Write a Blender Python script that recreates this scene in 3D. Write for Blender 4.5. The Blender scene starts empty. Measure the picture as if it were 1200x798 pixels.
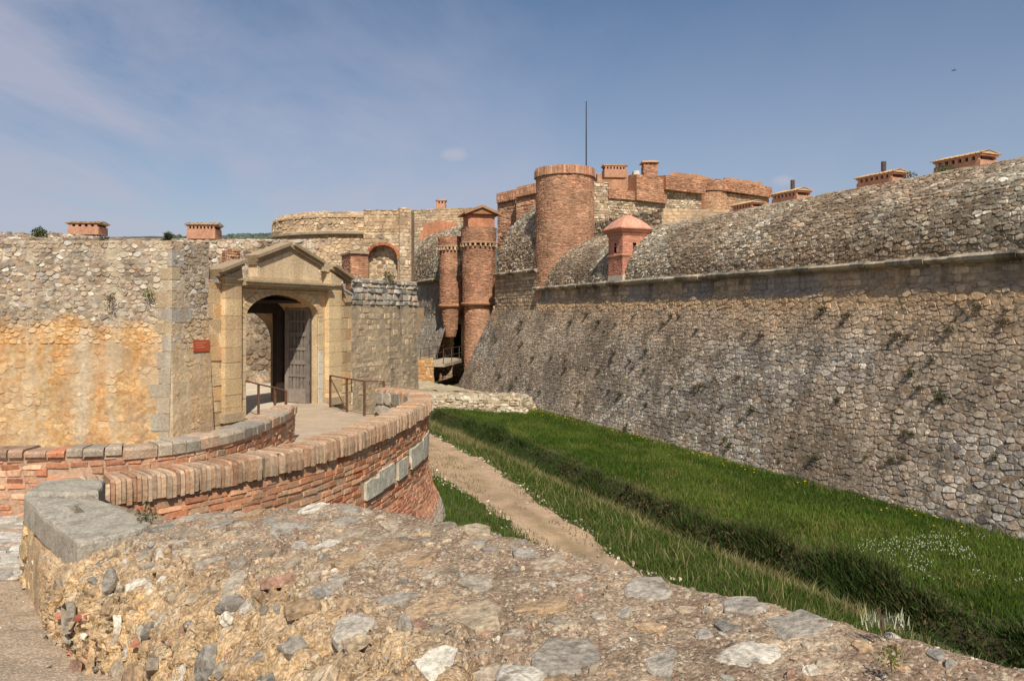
import bpy, bmesh, math, random
import numpy as np
from mathutils import Vector, Matrix

random.seed(7); RS = np.random.RandomState(7)
scn = bpy.context.scene
COL = scn.collection
F, HY = 900.0, 368.0          # focal length in px of a 1200 px wide frame, horizon row
PN = np.array([.919, .393]); SD = np.array([-.393, .919])   # across / along the great ditch

def W(px, py, Y): return ((px-600)/F*Y, Y, (HY-py)/F*Y)
def XY(px, Y): return ((px-600)/F*Y, Y)
def zz(py, Y): return (HY-py)/F*Y
def PS(p, s): return (p*PN[0]+s*SD[0], p*PN[1]+s*SD[1])     # ditch coordinates -> plan
def onp(px, p):
    Y = p/((px-600)/F*PN[0]+PN[1]); return XY(px, Y)

# ------------------------------------------------------------------ noise
def _h(ix, iy, iz, seed):
    n = (ix.astype(np.int64)*374761393 + iy.astype(np.int64)*668265263 + iz.astype(np.int64)*2147483647 + seed*144665) & 0xffffffff
    n = ((n ^ (n >> 13))*1274126177) & 0xffffffff
    n = (n ^ (n >> 16)) & 0xffffff
    return n/float(0xffffff)
def vn(x, y, z=0, seed=0):
    x, y, z = np.broadcast_arrays(np.asarray(x, float), np.asarray(y, float), np.asarray(z, float))
    x0, y0, z0 = np.floor(x), np.floor(y), np.floor(z)
    fx, fy, fz = x-x0, y-y0, z-z0
    fx, fy, fz = [f*f*(3-2*f) for f in (fx, fy, fz)]
    r = 0
    for i in (0, 1):
        for j in (0, 1):
            for k in (0, 1):
                r = r + _h(x0+i, y0+j, z0+k, seed)*(fx if i else 1-fx)*(fy if j else 1-fy)*(fz if k else 1-fz)
    return r
def fbm(x, y, z=0, seed=0, o=4):
    r, a, t = 0, 1., 0
    for i in range(o):
        f = 2.03**i
        r = r + a*vn(np.asarray(x)*f+17*i, np.asarray(y)*f+31*i, np.asarray(z)*f+7*i, seed+i); t += a; a *= .5
    return r/t                                                # 0..1
def sm(x, a, b):
    t = np.clip((np.asarray(x, float)-a)/(b-a), 0, 1); return t*t*(3-2*t)

# ------------------------------------------------------------------ mesh builder
def lin(c):
    c = np.clip(np.asarray(c, float), 0, 1)
    return np.where(c <= .04045, c/12.92, ((c+.055)/1.055)**2.4)
class MB:
    def __init__(s): s.v, s.c, s.fl, s.ft, s.n = [], [], [], [], 0
    def add(s, v, faces, col):
        """v Nx3, faces MxK int array (or list of arrays), col sRGB (3,) or Nx3"""
        v = np.asarray(v, float).reshape(-1, 3)
        c = np.broadcast_to(np.asarray(col, float), (len(v), 3))
        if isinstance(faces, np.ndarray): faces = [faces]
        for f in faces:
            f = np.asarray(f)
            if f.ndim == 1: f = f[None]
            s.fl.append((f+s.n).ravel()); s.ft.append(np.full(len(f), f.shape[1]))
        s.v.append(v); s.c.append(c); s.n += len(v)
    def box(s, c, size, col=(.5, .5, .5), rz=0, tilt=None, jit=0, bev=0, rng=RS):
        hx, hy, hz = [d/2 for d in size]
        if bev <= 0:
            v = np.array([(x, y, z) for x in (-hx, hx) for y in (-hy, hy) for z in (-hz, hz)])
            f = [np.array([(0, 1, 3, 2), (4, 6, 7, 5), (0, 4, 5, 1), (2, 3, 7, 6), (0, 2, 6, 4), (1, 5, 7, 3)])]
        else:
            b = min(bev, hx*.9, hy*.9, hz*.9); v = []; idx = {}
            for x in (-1, 1):
                for y in (-1, 1):
                    for z in (-1, 1):
                        for ax in range(3):
                            p = [x*(hx-b), y*(hy-b), z*(hz-b)]; p[ax] = (x*hx, y*hy, z*hz)[ax]
                            idx[(x, y, z, ax)] = len(v); v.append(p)
            f4, f3 = [], []
            for ax in range(3):
                o = [a for a in range(3) if a != ax]
                for sg in (-1, 1):
                    q = []
                    for (a, b2) in ((-1, -1), (1, -1), (1, 1), (-1, 1)):
                        k = [0, 0, 0]; k[ax] = sg; k[o[0]] = a; k[o[1]] = b2; q.append(idx[(*k, ax)])
                    f4.append(q)
                for a in (-1, 1):
                    for b2 in (-1, 1):
                        k0 = [0, 0, 0]; k1 = [0, 0, 0]
                        k0[ax] = -1; k1[ax] = 1; k0[o[0]] = k1[o[0]] = a; k0[o[1]] = k1[o[1]] = b2
                        f4.append([idx[(*k0, o[0])], idx[(*k1, o[0])], idx[(*k1, o[1])], idx[(*k0, o[1])]])
            for x in (-1, 1):
                for y in (-1, 1):
                    for z in (-1, 1): f3.append([idx[(x, y, z, a)] for a in range(3)])
            v = np.array(v); f = [np.array(f4), np.array(f3)]
        if jit: v = v + rng.uniform(-jit, jit, v.shape)
        if tilt is not None: v = v @ np.array(tilt).T
        c_, s_ = math.cos(rz), math.sin(rz)
        v = np.stack([v[:, 0]*c_-v[:, 1]*s_, v[:, 0]*s_+v[:, 1]*c_, v[:, 2]], 1)+np.array(c)
        s.add(v, f, col)
    def prism(s, poly, dirv, depth, col):
        """extrude 3D polygon along dirv*depth"""
        P = np.asarray(poly, float); n = len(P); D = np.asarray(dirv, float)*depth
        v = np.concatenate([P, P+D])
        q = np.array([(i, (i+1) % n, (i+1) % n+n, i+n) for i in range(n)])
        s.add(v, [np.arange(n)[::-1], np.arange(n)+n, q], col)
    def tube(s, pts, r, col, n=6, r2=None):
        pts = [Vector(p) for p in pts]; m = len(pts); V = []
        for i, p in enumerate(pts):
            d = (pts[min(i+1, m-1)]-pts[max(i-1, 0)]).normalized()
            a = d.cross(Vector((0, 0, 1)) if abs(d.z) < .9 else Vector((1, 0, 0))).normalized(); b = d.cross(a)
            rr = r if r2 is None else r+(r2-r)*i/(m-1)
            for k in range(n):
                t = 2*math.pi*k/n; V.append(p+a*math.cos(t)*rr+b*math.sin(t)*rr)
        q = [(i*n+k, i*n+(k+1) % n, (i+1)*n+(k+1) % n, (i+1)*n+k) for i in range(m-1) for k in range(n)]
        s.add(np.array([tuple(v) for v in V]), [np.array(q), np.arange(n)[::-1], np.arange(n)+(m-1)*n], col)
    def lathe(s, prof, c, col, n=32):
        prof = np.asarray(prof, float); m = len(prof); t = np.arange(n)*2*math.pi/n
        V = np.stack([prof[:, None, 0]*np.cos(t)+c[0], prof[:, None, 0]*np.sin(t)+c[1], np.repeat(prof[:, 1:2], n, 1)+c[2]], -1).reshape(-1, 3)
        q = [(i*n+k, i*n+(k+1) % n, (i+1)*n+(k+1) % n, (i+1)*n+k) for i in range(m-1) for k in range(n)]
        s.add(V, [np.array(q), np.arange(n)[::-1], np.arange(n)+(m-1)*n], col)
    def grid(s, P, col):
        nu, nv = P.shape[:2]; idx = np.arange(nu*nv).reshape(nu, nv)
        q = np.stack([idx[:-1, :-1], idx[1:, :-1], idx[1:, 1:], idx[:-1, 1:]], -1).reshape(-1, 4)
        c = np.asarray(col, float)
        if c.ndim == 3: c = c.reshape(-1, 3)
        s.add(P.reshape(-1, 3), q, c)
    def build(s, name, mat, parent=None, label=None, smooth=False):
        V = np.concatenate(s.v); C = lin(np.concatenate(s.c)); L = np.concatenate(s.fl).astype(np.int32)
        T = np.concatenate(s.ft).astype(np.int32)
        if parent is not None:
            org = np.array(parent['_o']); V = V-org
        me = bpy.data.meshes.new(name)
        me.vertices.add(len(V)); me.vertices.foreach_set('co', V.astype(np.float32).ravel())
        me.loops.add(len(L)); me.loops.foreach_set('vertex_index', L)
        me.polygons.add(len(T)); st = np.concatenate([[0], np.cumsum(T)[:-1]]).astype(np.int32)
        me.polygons.foreach_set('loop_start', st); me.polygons.foreach_set('loop_total', T)
        me.polygons.foreach_set('use_smooth', np.full(len(T), bool(smooth)))
        at = me.color_attributes.new('Col', 'FLOAT_COLOR', 'POINT')
        at.data.foreach_set('color', np.concatenate([C, np.ones((len(C), 1))], 1).astype(np.float32).ravel())
        me.update(calc_edges=True); me.validate()
        me.materials.append(mat)
        o = bpy.data.objects.new(name, me); COL.objects.link(o)
        if parent is not None: 
            o.parent = parent
            if parent.get('_p'): pass
            o['_o'] = list(parent['_o'])
        if label: o['label'] = label
        return o
def thing(name, label, cat, loc, group=None):
    o = bpy.data.objects.new(name, None); COL.objects.link(o); o.location = loc; o.empty_display_size = .3
    o['label'] = label; o['category'] = cat; o['_o'] = list(map(float, loc))
    if group: o['group'] = group
    return o
def tag(o, label, cat, group=None, kind=None):
    o['label'] = label; o['category'] = cat
    if group: o['group'] = group
    if kind: o['kind'] = kind
    return o

# ------------------------------------------------------------------ swept masonry
class Sweep:
    def __init__(s, path, prof, zf=None, closed=False):
        P = np.asarray(path, float)
        if closed: P = np.vstack([P, P[:1]])
        d = np.diff(P, axis=0); L = np.hypot(*d.T); s.ul = np.concatenate([[0], np.cumsum(L)]); s.P = P
        n = np.stack([d[:, 1], -d[:, 0]], 1)/L[:, None]
        N = np.zeros_like(P)
        for i in range(len(P)):
            if closed and i in (0, len(P)-1): a, b = n[-1], n[0]
            else: a, b = n[max(i-1, 0)], n[min(i, len(n)-1)]
            m = a+b; m = m/np.linalg.norm(m); N[i] = m/max(.35, m@b)
        s.N = N
        Q = np.asarray(prof, float); dq = np.diff(Q, axis=0); l = np.hypot(*dq.T); s.vl = np.concatenate([[0], np.cumsum(l)]); s.Q = Q
        s.qn = np.stack([dq[:, 1], -dq[:, 0]], 1)/l[:, None]
        s.L, s.V = s.ul[-1], s.vl[-1]; s.zf = zf
    def __call__(s, u, v, off=0):
        u = np.asarray(u, float); v = np.asarray(v, float)
        x = np.interp(u, s.ul, s.P[:, 0]); y = np.interp(u, s.ul, s.P[:, 1])
        nx = np.interp(u, s.ul, s.N[:, 0]); ny = np.interp(u, s.ul, s.N[:, 1])
        o = np.interp(v, s.vl, s.Q[:, 0]); z = np.interp(v, s.vl, s.Q[:, 1])
        k = np.clip(np.searchsorted(s.vl, v, 'right')-1, 0, len(s.qn)-1)
        o = o+off*s.qn[k, 0]; z = z+off*s.qn[k, 1]
        if s.zf is not None: z = z+s.zf(u)
        return np.stack(np.broadcast_arrays(x+nx*o, y+ny*o, z), -1)
    def back(s, mb, colf, u0=0, u1=None, v0=0, v1=None, du=.3, dv=.3, off=0, bump=0, seed=3):
        u1 = s.L if u1 is None else u1; v1 = s.V if v1 is None else v1
        U = np.unique(np.concatenate([np.linspace(u0, u1, max(2, int((u1-u0)/du)+1)), s.ul[(s.ul > u0) & (s.ul < u1)]]))
        Vv = np.unique(np.concatenate([np.linspace(v0, v1, max(2, int((v1-v0)/dv)+1)), s.vl[(s.vl > v0) & (s.vl < v1)]]))
        UU, VV = np.meshgrid(U, Vv, indexing='ij')
        o = off
        if bump: o = off+bump*(fbm(UU*3, VV*3, 0, seed)-.5)
        P = s(UU, VV, o)
        c = colf(UU.ravel(), VV.ravel(), P.reshape(-1, 3)) if callable(colf) else colf
        mb.grid(P, c)
    def caps(s, mb, col, ends=(0, 1)):
        for e in ends:
            u = 0 if e == 0 else s.L
            pts = s(np.full(len(s.vl), u), s.vl, 0)
            mb.add(pts, np.arange(len(pts))[::(1 if e else -1)], col)
OCT = np.array([(-1, -.5), (-.5, -1), (.5, -1), (1, -.5), (1, .5), (.5, 1), (-.5, 1), (-1, .5)])
def stones(mb, S, colf, rh, sw, relief=.03, joint=.015, jit=.12, n=8, u0=0, u1=None, v0=0, v1=None, seed=1,
           wav=0, keep=None, cut=(.45, .9), drop=0, inset=.84, sink=.01, hv=(.7, 1.35), wv=(.55, 1.6)):
    R = np.random.RandomState(seed)
    u1 = S.L if u1 is None else u1; v1 = S.V if v1 is None else v1
    cu, cv, ww, hh, rid = [], [], [], [], []
    v = v0; row = 0
    while v < v1-.3*rh:
        h = rh*R.uniform(*hv)
        if v+h > v1-.3*rh: h = v1-v
        k = int((u1-u0)/(sw*.6))+4
        w = sw*R.uniform(wv[0], wv[1], k); e = u0+np.concatenate([[0], np.cumsum(w)])-(0 if row % 2 else sw*R.uniform(.2, .6))
        e = np.clip(e, u0, u1); a, b = e[:-1], e[1:]; m = (b-a) > sw*.18; a, b = a[m], b[m]
        cu.append((a+b)/2); ww.append(b-a); cv.append(np.full(len(a), v+h/2)); hh.append(np.full(len(a), h)); rid.append(np.full(len(a), row))
        v += h; row += 1
    cu, cv, ww, hh, rid = map(np.concatenate, (cu, cv, ww, hh, rid))
    if drop: m = R.rand(len(cu)) > drop; cu, cv, ww, hh, rid = [a[m] for a in (cu, cv, ww, hh, rid)]
    if keep is not None:
        m = keep(cu, cv, ww, hh, S(cu, cv)); cu, cv, ww, hh, rid = [a[m] for a in (cu, cv, ww, hh, rid)]
    N = len(cu)
    if N == 0: return
    if n == 8:
        c = R.uniform(*cut, (N, 1)); ox = np.tile(OCT[:, 0], (N, 1)); oy = np.tile(OCT[:, 1], (N, 1))
        ox = np.where(np.abs(ox) < .9, np.sign(ox)*c, ox); oy = np.where(np.abs(oy) < .9, np.sign(oy)*c, oy)
    else:
        ox = np.tile([-1, 1, 1, -1.], (N, 1)); oy = np.tile([-1, -1, 1, 1.], (N, 1))
    jx = ox+R.uniform(-jit, jit, ox.shape); jy = oy+R.uniform(-jit, jit, oy.shape)
    sx = (ww/2-joint/2)[:, None]; sy = (hh/2-joint/2)[:, None]
    wv_ = wav*(fbm(cu*.6, rid*.37, 0, seed, 3)-.5)[:, None] if wav else 0
    U0, V0 = cu[:, None]+jx*sx, cv[:, None]+jy*sy+wv_
    rr = relief*R.uniform(.25, 1.3, (N, 1))
    tx = R.uniform(-.5, .5, (N, 1))*relief; ty = R.uniform(-.5, .5, (N, 1))*relief
    U1, V1 = cu[:, None]+jx*sx*inset, cv[:, None]+jy*sy*inset+wv_
    A = S(U0, V0, np.full_like(U0, -sink)); B = S(U1, V1, rr+tx*ox+ty*oy)
    Cc = S(cu[:, None], cv[:, None]+wv_, rr*(1.15 if n == 8 else 1))
    col = colf(cu, cv, S(cu, cv), R); c0 = np.repeat(col[:, None], 2*n+1, 1)
    V = np.concatenate([A, B, Cc], 1)
    base = (np.arange(N)*(2*n+1))[:, None, None]; i = np.arange(n); j = (i+1) % n
    q = np.stack([i, j, j+n, i+n], -1)[None]+base
    t = np.stack([i+n, j+n, np.full(n, 2*n)], -1)[None]+base
    mb.add(V.reshape(-1, 3), [q.reshape(-1, 4), t.reshape(-1, 3)], c0.reshape(-1, 3))
def voro(mb, S, colf, w, h, relief=.03, gap=.008, jit=.42, u0=0, u1=None, v0=0, v1=None, seed=1, drop=0, inset=.88, sink=.012, keep=None, dome=1.04, K=10, tiltk=.5, stag=True):
    """closely packed irregular polygonal stones (radial Voronoi cells)"""
    R = np.random.RandomState(seed); u1 = S.L if u1 is None else u1; v1 = S.V if v1 is None else v1
    nu, nv = max(2, int((u1-u0)/w)), max(1, int(round((v1-v0)/h))); w = (u1-u0)/nu; h = (v1-v0)/nv
    I, J = np.meshgrid(np.arange(-2, nu+2), np.arange(-2, nv+2), indexing='ij')
    sx = I+.5+(.5*(J % 2) if stag else 0)+R.uniform(-jit, jit, I.shape); sy = J+.5+R.uniform(-jit, jit, I.shape)*.8
    wt = R.uniform(-.36, .36, I.shape); a = slice(2, -2)
    X, Y = sx[a, a], sy[a, a]; th = np.linspace(0, 2*np.pi, K, endpoint=False)+.3; rx, ry = np.cos(th), np.sin(th); T = np.full((*X.shape, K), 9.)
    for di in range(-2, 3):
        for dj in range(-2, 3):
            if di == dj == 0: continue
            dx = sx[2+di:sx.shape[0]-2+di, 2+dj:sx.shape[1]-2+dj]-X; dy = sy[2+di:sx.shape[0]-2+di, 2+dj:sx.shape[1]-2+dj]-Y
            dot = dx[..., None]*rx+dy[..., None]*ry; d2 = (dx*dx+dy*dy)[..., None]; ww = (wt[a, a]-wt[2+di:sx.shape[0]-2+di, 2+dj:sx.shape[1]-2+dj])[..., None]; T = np.where(dot > 1e-3, np.minimum(T, np.maximum(d2+ww, .03*d2)/2/np.maximum(dot, 1e-3)), T)
    T = np.clip(T, .1, 1.1); X, Y, T = X.ravel(), Y.ravel(), T.reshape(-1, K)
    cu, cv = u0+X*w, v0+Y*h; k_ = (cu > u0) & (cu < u1) & (cv > v0) & (cv < v1)
    if drop: k_ &= R.rand(len(cu)) > drop
    X, Y, T, cu, cv = X[k_], Y[k_], T[k_], cu[k_], cv[k_]
    if keep is not None:
        k_ = keep(cu, cv, np.full(len(cu), w), np.full(len(cu), h), S(cu, cv)); X, Y, T, cu, cv = X[k_], Y[k_], T[k_], cu[k_], cv[k_]
    N = len(cu); T = np.maximum(T-gap/(w+h)-R.uniform(0, .02, (N, 1)), .06); T = T*R.uniform(.93, 1.0, T.shape)
    f = lambda q: (np.clip(u0+(X[:, None]+T*q*rx)*w, u0, u1), np.clip(v0+(Y[:, None]+T*q*ry)*h, v0, v1))
    rr = relief*R.uniform(.1, 1.3, (N, 1)); tx = R.uniform(-1, 1, (N, 1))*relief*tiltk; ty = R.uniform(-1, 1, (N, 1))*relief*tiltk
    U0, V0 = f(1.); U1, V1 = f(inset); A = S(U0, V0, np.full_like(U0, -sink)); B = S(U1, V1, rr+tx*rx+ty*ry+relief*.25*R.uniform(-1, 1, U1.shape)); C = S(cu[:, None], cv[:, None], rr*dome)
    V = np.concatenate([A, B, C], 1); col = colf(cu, cv, S(cu, cv), R); n = K
    base = (np.arange(N)*(2*n+1))[:, None, None]; i = np.arange(n); j = (i+1) % n
    q = np.stack([i, j, j+n, i+n], -1)[None]+base; t = np.stack([i+n, j+n, np.full(n, 2*n)], -1)[None]+base
    mb.add(V.reshape(-1, 3), [q.reshape(-1, 4), t.reshape(-1, 3)], np.repeat(col, 2*n+1, 0))
def pal(cols, wts=None, var=.05, big=None, amt=.2, sc=.35):
    """colour function: random pick of a palette, brightness jitter, slow drift towards another tone"""
    C = np.array(cols); w = None if wts is None else np.array(wts)/sum(wts)
    def f(u, v, P, R=None):
        R = R or np.random.RandomState(5)
        c = C[R.choice(len(C), len(u), p=w)]*(1+R.uniform(-var, var, (len(u), 1))*2)
        if big is not None:
            m = sm(fbm(P[:, 0]*sc, P[:, 1]*sc, P[:, 2]*sc, 11), .42, .62)[:, None]*amt
            c = c*(1-m)+np.array(big)*m
        return c
    return f

# ------------------------------------------------------------------ materials
def mat(name, rough=.92, fine=18, famt=.35, mid=3, mamt=.3, bump=.02, bscale=14, stain=None, samt=.5, sscale=.5, streak=None, stamt=.5,
        spec=.25, bump2=0, base=None, spots=None, zstain=None, pebble=None):
    m = bpy.data.materials.new(name); m.use_nodes = True; nt = m.node_tree; N = nt.nodes; L = nt.links
    bs = N['Principled BSDF']; bs.inputs['Roughness'].default_value = rough; bs.inputs['Specular IOR Level'].default_value = spec
    tc = N.new('ShaderNodeTexCoord'); co = tc.outputs['Object']
    if base is None:
        at = N.new('ShaderNodeAttribute'); at.attribute_name = 'Col'; cur = at.outputs['Color']
    else:
        rg = N.new('ShaderNodeRGB'); rg.outputs[0].default_value = (*lin(base), 1); cur = rg.outputs[0]
    def noise(scale, detail=6, vec=None, rough_=.6):
        n = N.new('ShaderNodeTexNoise'); n.inputs['Scale'].default_value = scale; n.inputs['Detail'].default_value = detail
        n.inputs['Roughness'].default_value = rough_; L.new(vec or co, n.inputs['Vector']); return n.outputs['Fac']
    def rng(x, a, b, c, d):
        r = N.new('ShaderNodeMapRange'); r.inputs[1].default_value = a; r.inputs[2].default_value = b; r.inputs[3].default_value = c; r.inputs[4].default_value = d
        L.new(x, r.inputs[0]); return r.outputs[0]
    def mul(c, f):
        v = N.new('ShaderNodeVectorMath'); v.operation = 'SCALE'; L.new(c, v.inputs[0]); L.new(f, v.inputs['Scale']); return v.outputs[0]
    def mix(f, a, b):
        x = N.new('ShaderNodeMix'); x.data_type = 'RGBA'; L.new(f, x.inputs[0]); L.new(a, x.inputs[6]); x.inputs[7].default_value = (*lin(b), 1); return x.outputs[2]
    nf = noise(fine, 8); nm = noise(mid, 6)
    cur = mul(cur, rng(nf, .3, .7, 1-famt, 1+famt)); cur = mul(cur, rng(nm, .3, .7, 1-mamt, 1+mamt))
    if stain: cur = mix(rng(noise(sscale, 8, rough_=.7), .47, .62, 0, samt), cur, stain)
    if streak:
        mp = N.new('ShaderNodeMapping'); mp.inputs['Scale'].default_value = (1.6, 1.6, .16); L.new(co, mp.inputs['Vector'])
        cur = mix(rng(noise(1, 7, mp.outputs[0], .62), .5, .66, 0, stamt), cur, streak)
    if spots:
        cur = mix(rng(noise(fine*.35, 5), .58, .66, 0, .7), cur, spots)
    if zstain:        # real dirt that ran down from a ledge: z of the ledge, reach, colour
        z0, dz, sc_, am = zstain
        sp = N.new('ShaderNodeSeparateXYZ'); L.new(co, sp.inputs[0])
        g = rng(sp.outputs['Z'], z0-dz, z0, 0, 1)
        mp = N.new('ShaderNodeMapping'); mp.inputs['Scale'].default_value = (.9, .9, .05); L.new(co, mp.inputs['Vector'])
        st = rng(noise(1, 6, mp.outputs[0], .65), .5, .62, 0, am)
        mm = N.new('ShaderNodeMath'); mm.operation = 'MULTIPLY'; L.new(g, mm.inputs[0]); L.new(st, mm.inputs[1])
        cur = mix(mm.outputs[0], cur, sc_)
    vb = None
    if pebble:
        vo = N.new('ShaderNodeTexVoronoi'); vo.inputs['Scale'].default_value = pebble; L.new(co, vo.inputs['Vector'])
        sp_ = N.new('ShaderNodeSeparateColor'); L.new(vo.outputs['Color'], sp_.inputs[0]); cur = mul(cur, rng(sp_.outputs[0], 0, 1, .76, 1.26))
        cur = mix(rng(sp_.outputs[1], .86, .9, 0, .6), cur, c255(216, 200, 172)); vb = N.new('ShaderNodeBump'); vb.invert = True; vb.inputs['Distance'].default_value = .3/pebble; L.new(vo.outputs['Distance'], vb.inputs['Height'])
    L.new(cur, bs.inputs['Base Color'])
    bp = N.new('ShaderNodeBump'); bp.inputs['Strength'].default_value = 1; bp.inputs['Distance'].default_value = bump
    L.new(noise(bscale, 10, rough_=.65), bp.inputs['Height'])
    if bump2:
        b2 = N.new('ShaderNodeBump')
        if vb: L.new(vb.outputs[0], b2.inputs['Normal'])
        b2.inputs['Distance'].default_value = bump2; L.new(noise(bscale*.18, 5), b2.inputs['Height']); L.new(b2.outputs[0], bp.inputs['Normal'])
    if vb and not bump2: L.new(vb.outputs[0], bp.inputs['Normal'])
    L.new(bp.outputs[0], bs.inputs['Normal'])
    return m
def leafmat(name, trans=.25):
    m = bpy.data.materials.new(name); m.use_nodes = True; nt = m.node_tree; N = nt.nodes; L = nt.links
    bs = N['Principled BSDF']; bs.inputs['Roughness'].default_value = .7; bs.inputs['Specular IOR Level'].default_value = .15
    at = N.new('ShaderNodeAttribute'); at.attribute_name = 'Col'; L.new(at.outputs['Color'], bs.inputs['Base Color'])
    tr = N.new('ShaderNodeBsdfTranslucent'); L.new(at.outputs['Color'], tr.inputs['Color'])
    mx = N.new('ShaderNodeMixShader'); mx.inputs[0].default_value = trans
    L.new(bs.outputs[0], mx.inputs[1]); L.new(tr.outputs[0], mx.inputs[2]); L.new(mx.outputs[0], N['Material Output'].inputs['Surface'])
    return m
def c255(*a): return tuple(x/255 for x in a)

M_scarp = mat('scarp_stone', fine=11, famt=.42, mid=1.6, mamt=.3, bump=.035, bscale=10, stain=c255(92, 82, 68), samt=.58, sscale=.3, streak=c255(84, 72, 58), stamt=.5, spots=c255(72, 64, 50))
M_para = mat('parapet_rubble', fine=10, famt=.45, mid=1.6, mamt=.3, bump=.045, bscale=9, stain=c255(96, 78, 58), samt=.65, sscale=.35, spots=c255(74, 66, 50))
M_course = mat('coursed_wall_stone', fine=9, famt=.25, mid=1.2, mamt=.25, bump=.025, bscale=9, stain=c255(125, 110, 90), samt=.3, sscale=.6, zstain=(1.5+5.2, 1.1, c255(52, 46, 40), .7))
M_render = mat('lime_render_wall', fine=12, famt=.25, mid=1.5, mamt=.22, bump=.03, bscale=10, stain=c255(176, 158, 132), samt=.5, sscale=.7, streak=c255(206, 188, 158), stamt=.6)
M_grey = mat('weathered_gate_wall', fine=12, famt=.25, mid=1.5, mamt=.2, bump=.02, bscale=10, streak=c255(112, 102, 88), stamt=.6)
M_ashlar = mat('sandstone_ashlar', fine=20, famt=.26, mid=2.2, mamt=.16, bump=.018, bscale=16, stain=c255(150, 124, 94), samt=.35, sscale=1.1, streak=c255(136, 108, 78), stamt=.3)
M_brick = mat('weathered_brick', fine=22, famt=.3, mid=2.5, mamt=.2, bump=.012, bscale=22, stain=c255(168, 142, 116), samt=.4, sscale=1.2)
M_farbrick = mat('far_brick', fine=6, famt=.3, mid=.9, mamt=.25, bump=.04, bscale=5, stain=c255(138, 104, 80), samt=.45, sscale=.5, streak=c255(124, 92, 70), stamt=.35)
M_farstone = mat('far_stone', fine=6, famt=.22, mid=.9, mamt=.2, bump=.05, bscale=4, stain=c255(140, 120, 96), samt=.4, sscale=.4, streak=c255(134, 114, 90), stamt=.3)
M_rock = mat('broken_rock', fine=30, famt=.42, mid=7, mamt=.3, bump=.02, bscale=28, bump2=.03, spots=c255(120, 104, 84))
M_mortar = mat('crumbling_mortar', pebble=60, fine=45, famt=.5, mid=7, mamt=.25, bump=.02, bscale=40, bump2=.03, stain=c255(120, 104, 84), samt=.5, sscale=1.8)
M_slab = mat('grey_coping_slab', spots=c255(128, 116, 98), fine=40, famt=.35, mid=5, mamt=.3, bump=.014, bscale=45, stain=c255(168, 156, 136), samt=.5, sscale=3)
M_gravel = mat('gravel_ground', pebble=55, fine=60, famt=.3, mid=4, mamt=.15, bump=.012, bscale=60, stain=c255(150, 132, 112), samt=.4, sscale=1.5)
M_deck = mat('causeway_surface', fine=25, famt=.15, mid=2, mamt=.12, bump=.01, bscale=22, stain=c255(150, 134, 116), samt=.4, sscale=1.2)
M_dirt = mat('dirt_track', fine=14, famt=.2, mid=1.5, mamt=.15, bump=.03, bscale=9, stain=c255(128, 110, 84), samt=.5, sscale=.8)
M_soil = mat('ditch_soil', fine=10, famt=.3, mid=1.2, mamt=.3, bump=.05, bscale=8)
M_iron = mat('rusty_iron', rough=.7, fine=30, famt=.3, mid=8, mamt=.3, bump=.002, bscale=60)
M_wood = mat('old_grey_wood', rough=.8, fine=25, famt=.25, mid=5, mamt=.2, bump=.004, bscale=30)
M_terra = mat('terracotta', stain=c255(150, 106, 84), samt=.4, sscale=1.5, fine=14, famt=.25, mid=2.5, mamt=.2, bump=.012, bscale=14)
M_sign = mat('enamel_sign', rough=.5, fine=20, famt=.06, mid=6, mamt=.08, bump=.001)
M_white = mat('white_paint', rough=.5, fine=20, famt=.08, mid=6, mamt=.1, bump=.001)
M_hill = mat('scrub_hill', fine=.03, famt=.3, mid=.006, mamt=.3, bump=.5, bscale=.05, stain=c255(96, 104, 92), samt=.5, sscale=.01)
M_grass = leafmat('grass_blades'); M_leaf = leafmat('shrub_leaves', .15); M_petal = leafmat('petals', .3)

# palettes (sRGB of the stone itself)
SCARP = pal([c255(176, 167, 152), c255(162, 154, 143), c255(188, 178, 162), c255(148, 140, 128), c255(168, 150, 130), c255(206, 194, 172), c255(136, 129, 119)],
            [5, 4, 3, 3, 3, 1, 1.2], .05, c255(166, 134, 100), .35, .25)
def scarp_col(u, v, P, R=None):
    c = SCARP(u, v, P, R); top = sm(P[:, 2], -1.6, .2)[:, None]*.6*sm(fbm(P[:, 0]*.3, P[:, 1]*.3, 0, 5), .3, .6)[:, None]
    return c*(1-top)+np.array(c255(190, 156, 118))*top
RUB = pal([c255(184, 172, 148), c255(162, 150, 128), c255(200, 188, 164), c255(144, 132, 110), c255(172, 148, 118), c255(214, 204, 184)], [5, 5, 2.5, 4, 2.5, 1], .08, c255(150, 112, 82), .3, .3)
TAN = pal([c255(190, 166, 134), c255(174, 154, 126), c255(202, 178, 144), c255(160, 142, 118), c255(184, 152, 118)], [4, 4, 2, 2, 2], .06)
OCH = pal([c255(214, 166, 106), c255(220, 178, 122), c255(204, 154, 96), c255(212, 172, 124), c255(196, 144, 90)], None, .03)
LRUB = pal([c255(182, 164, 140), c255(164, 144, 120), c255(202, 186, 162), c255(150, 132, 112), c255(178, 150, 120), c255(214, 202, 184), c255(176, 168, 158)], [5, 4, 3, 3, 3, .8, .8], .07)
BRK = pal([c255(200, 146, 108), c255(190, 132, 94), c255(206, 158, 120), c255(182, 118, 84), c255(194, 156, 122), c255(192, 108, 74)], [4, 4, 3, 2.2, 3, .6], .05)
FBRK = pal([c255(190, 138, 106), c255(178, 120, 90), c255(200, 150, 118), c255(184, 138, 108), c255(156, 108, 82)], [4, 4, 3, 3, 1], .07, c255(200, 160, 124), .5, .5)
ASH = pal([c255(214, 186, 142), c255(204, 176, 134), c255(222, 198, 156), c255(194, 166, 128), c255(210, 170, 120)], None, .05)
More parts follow.
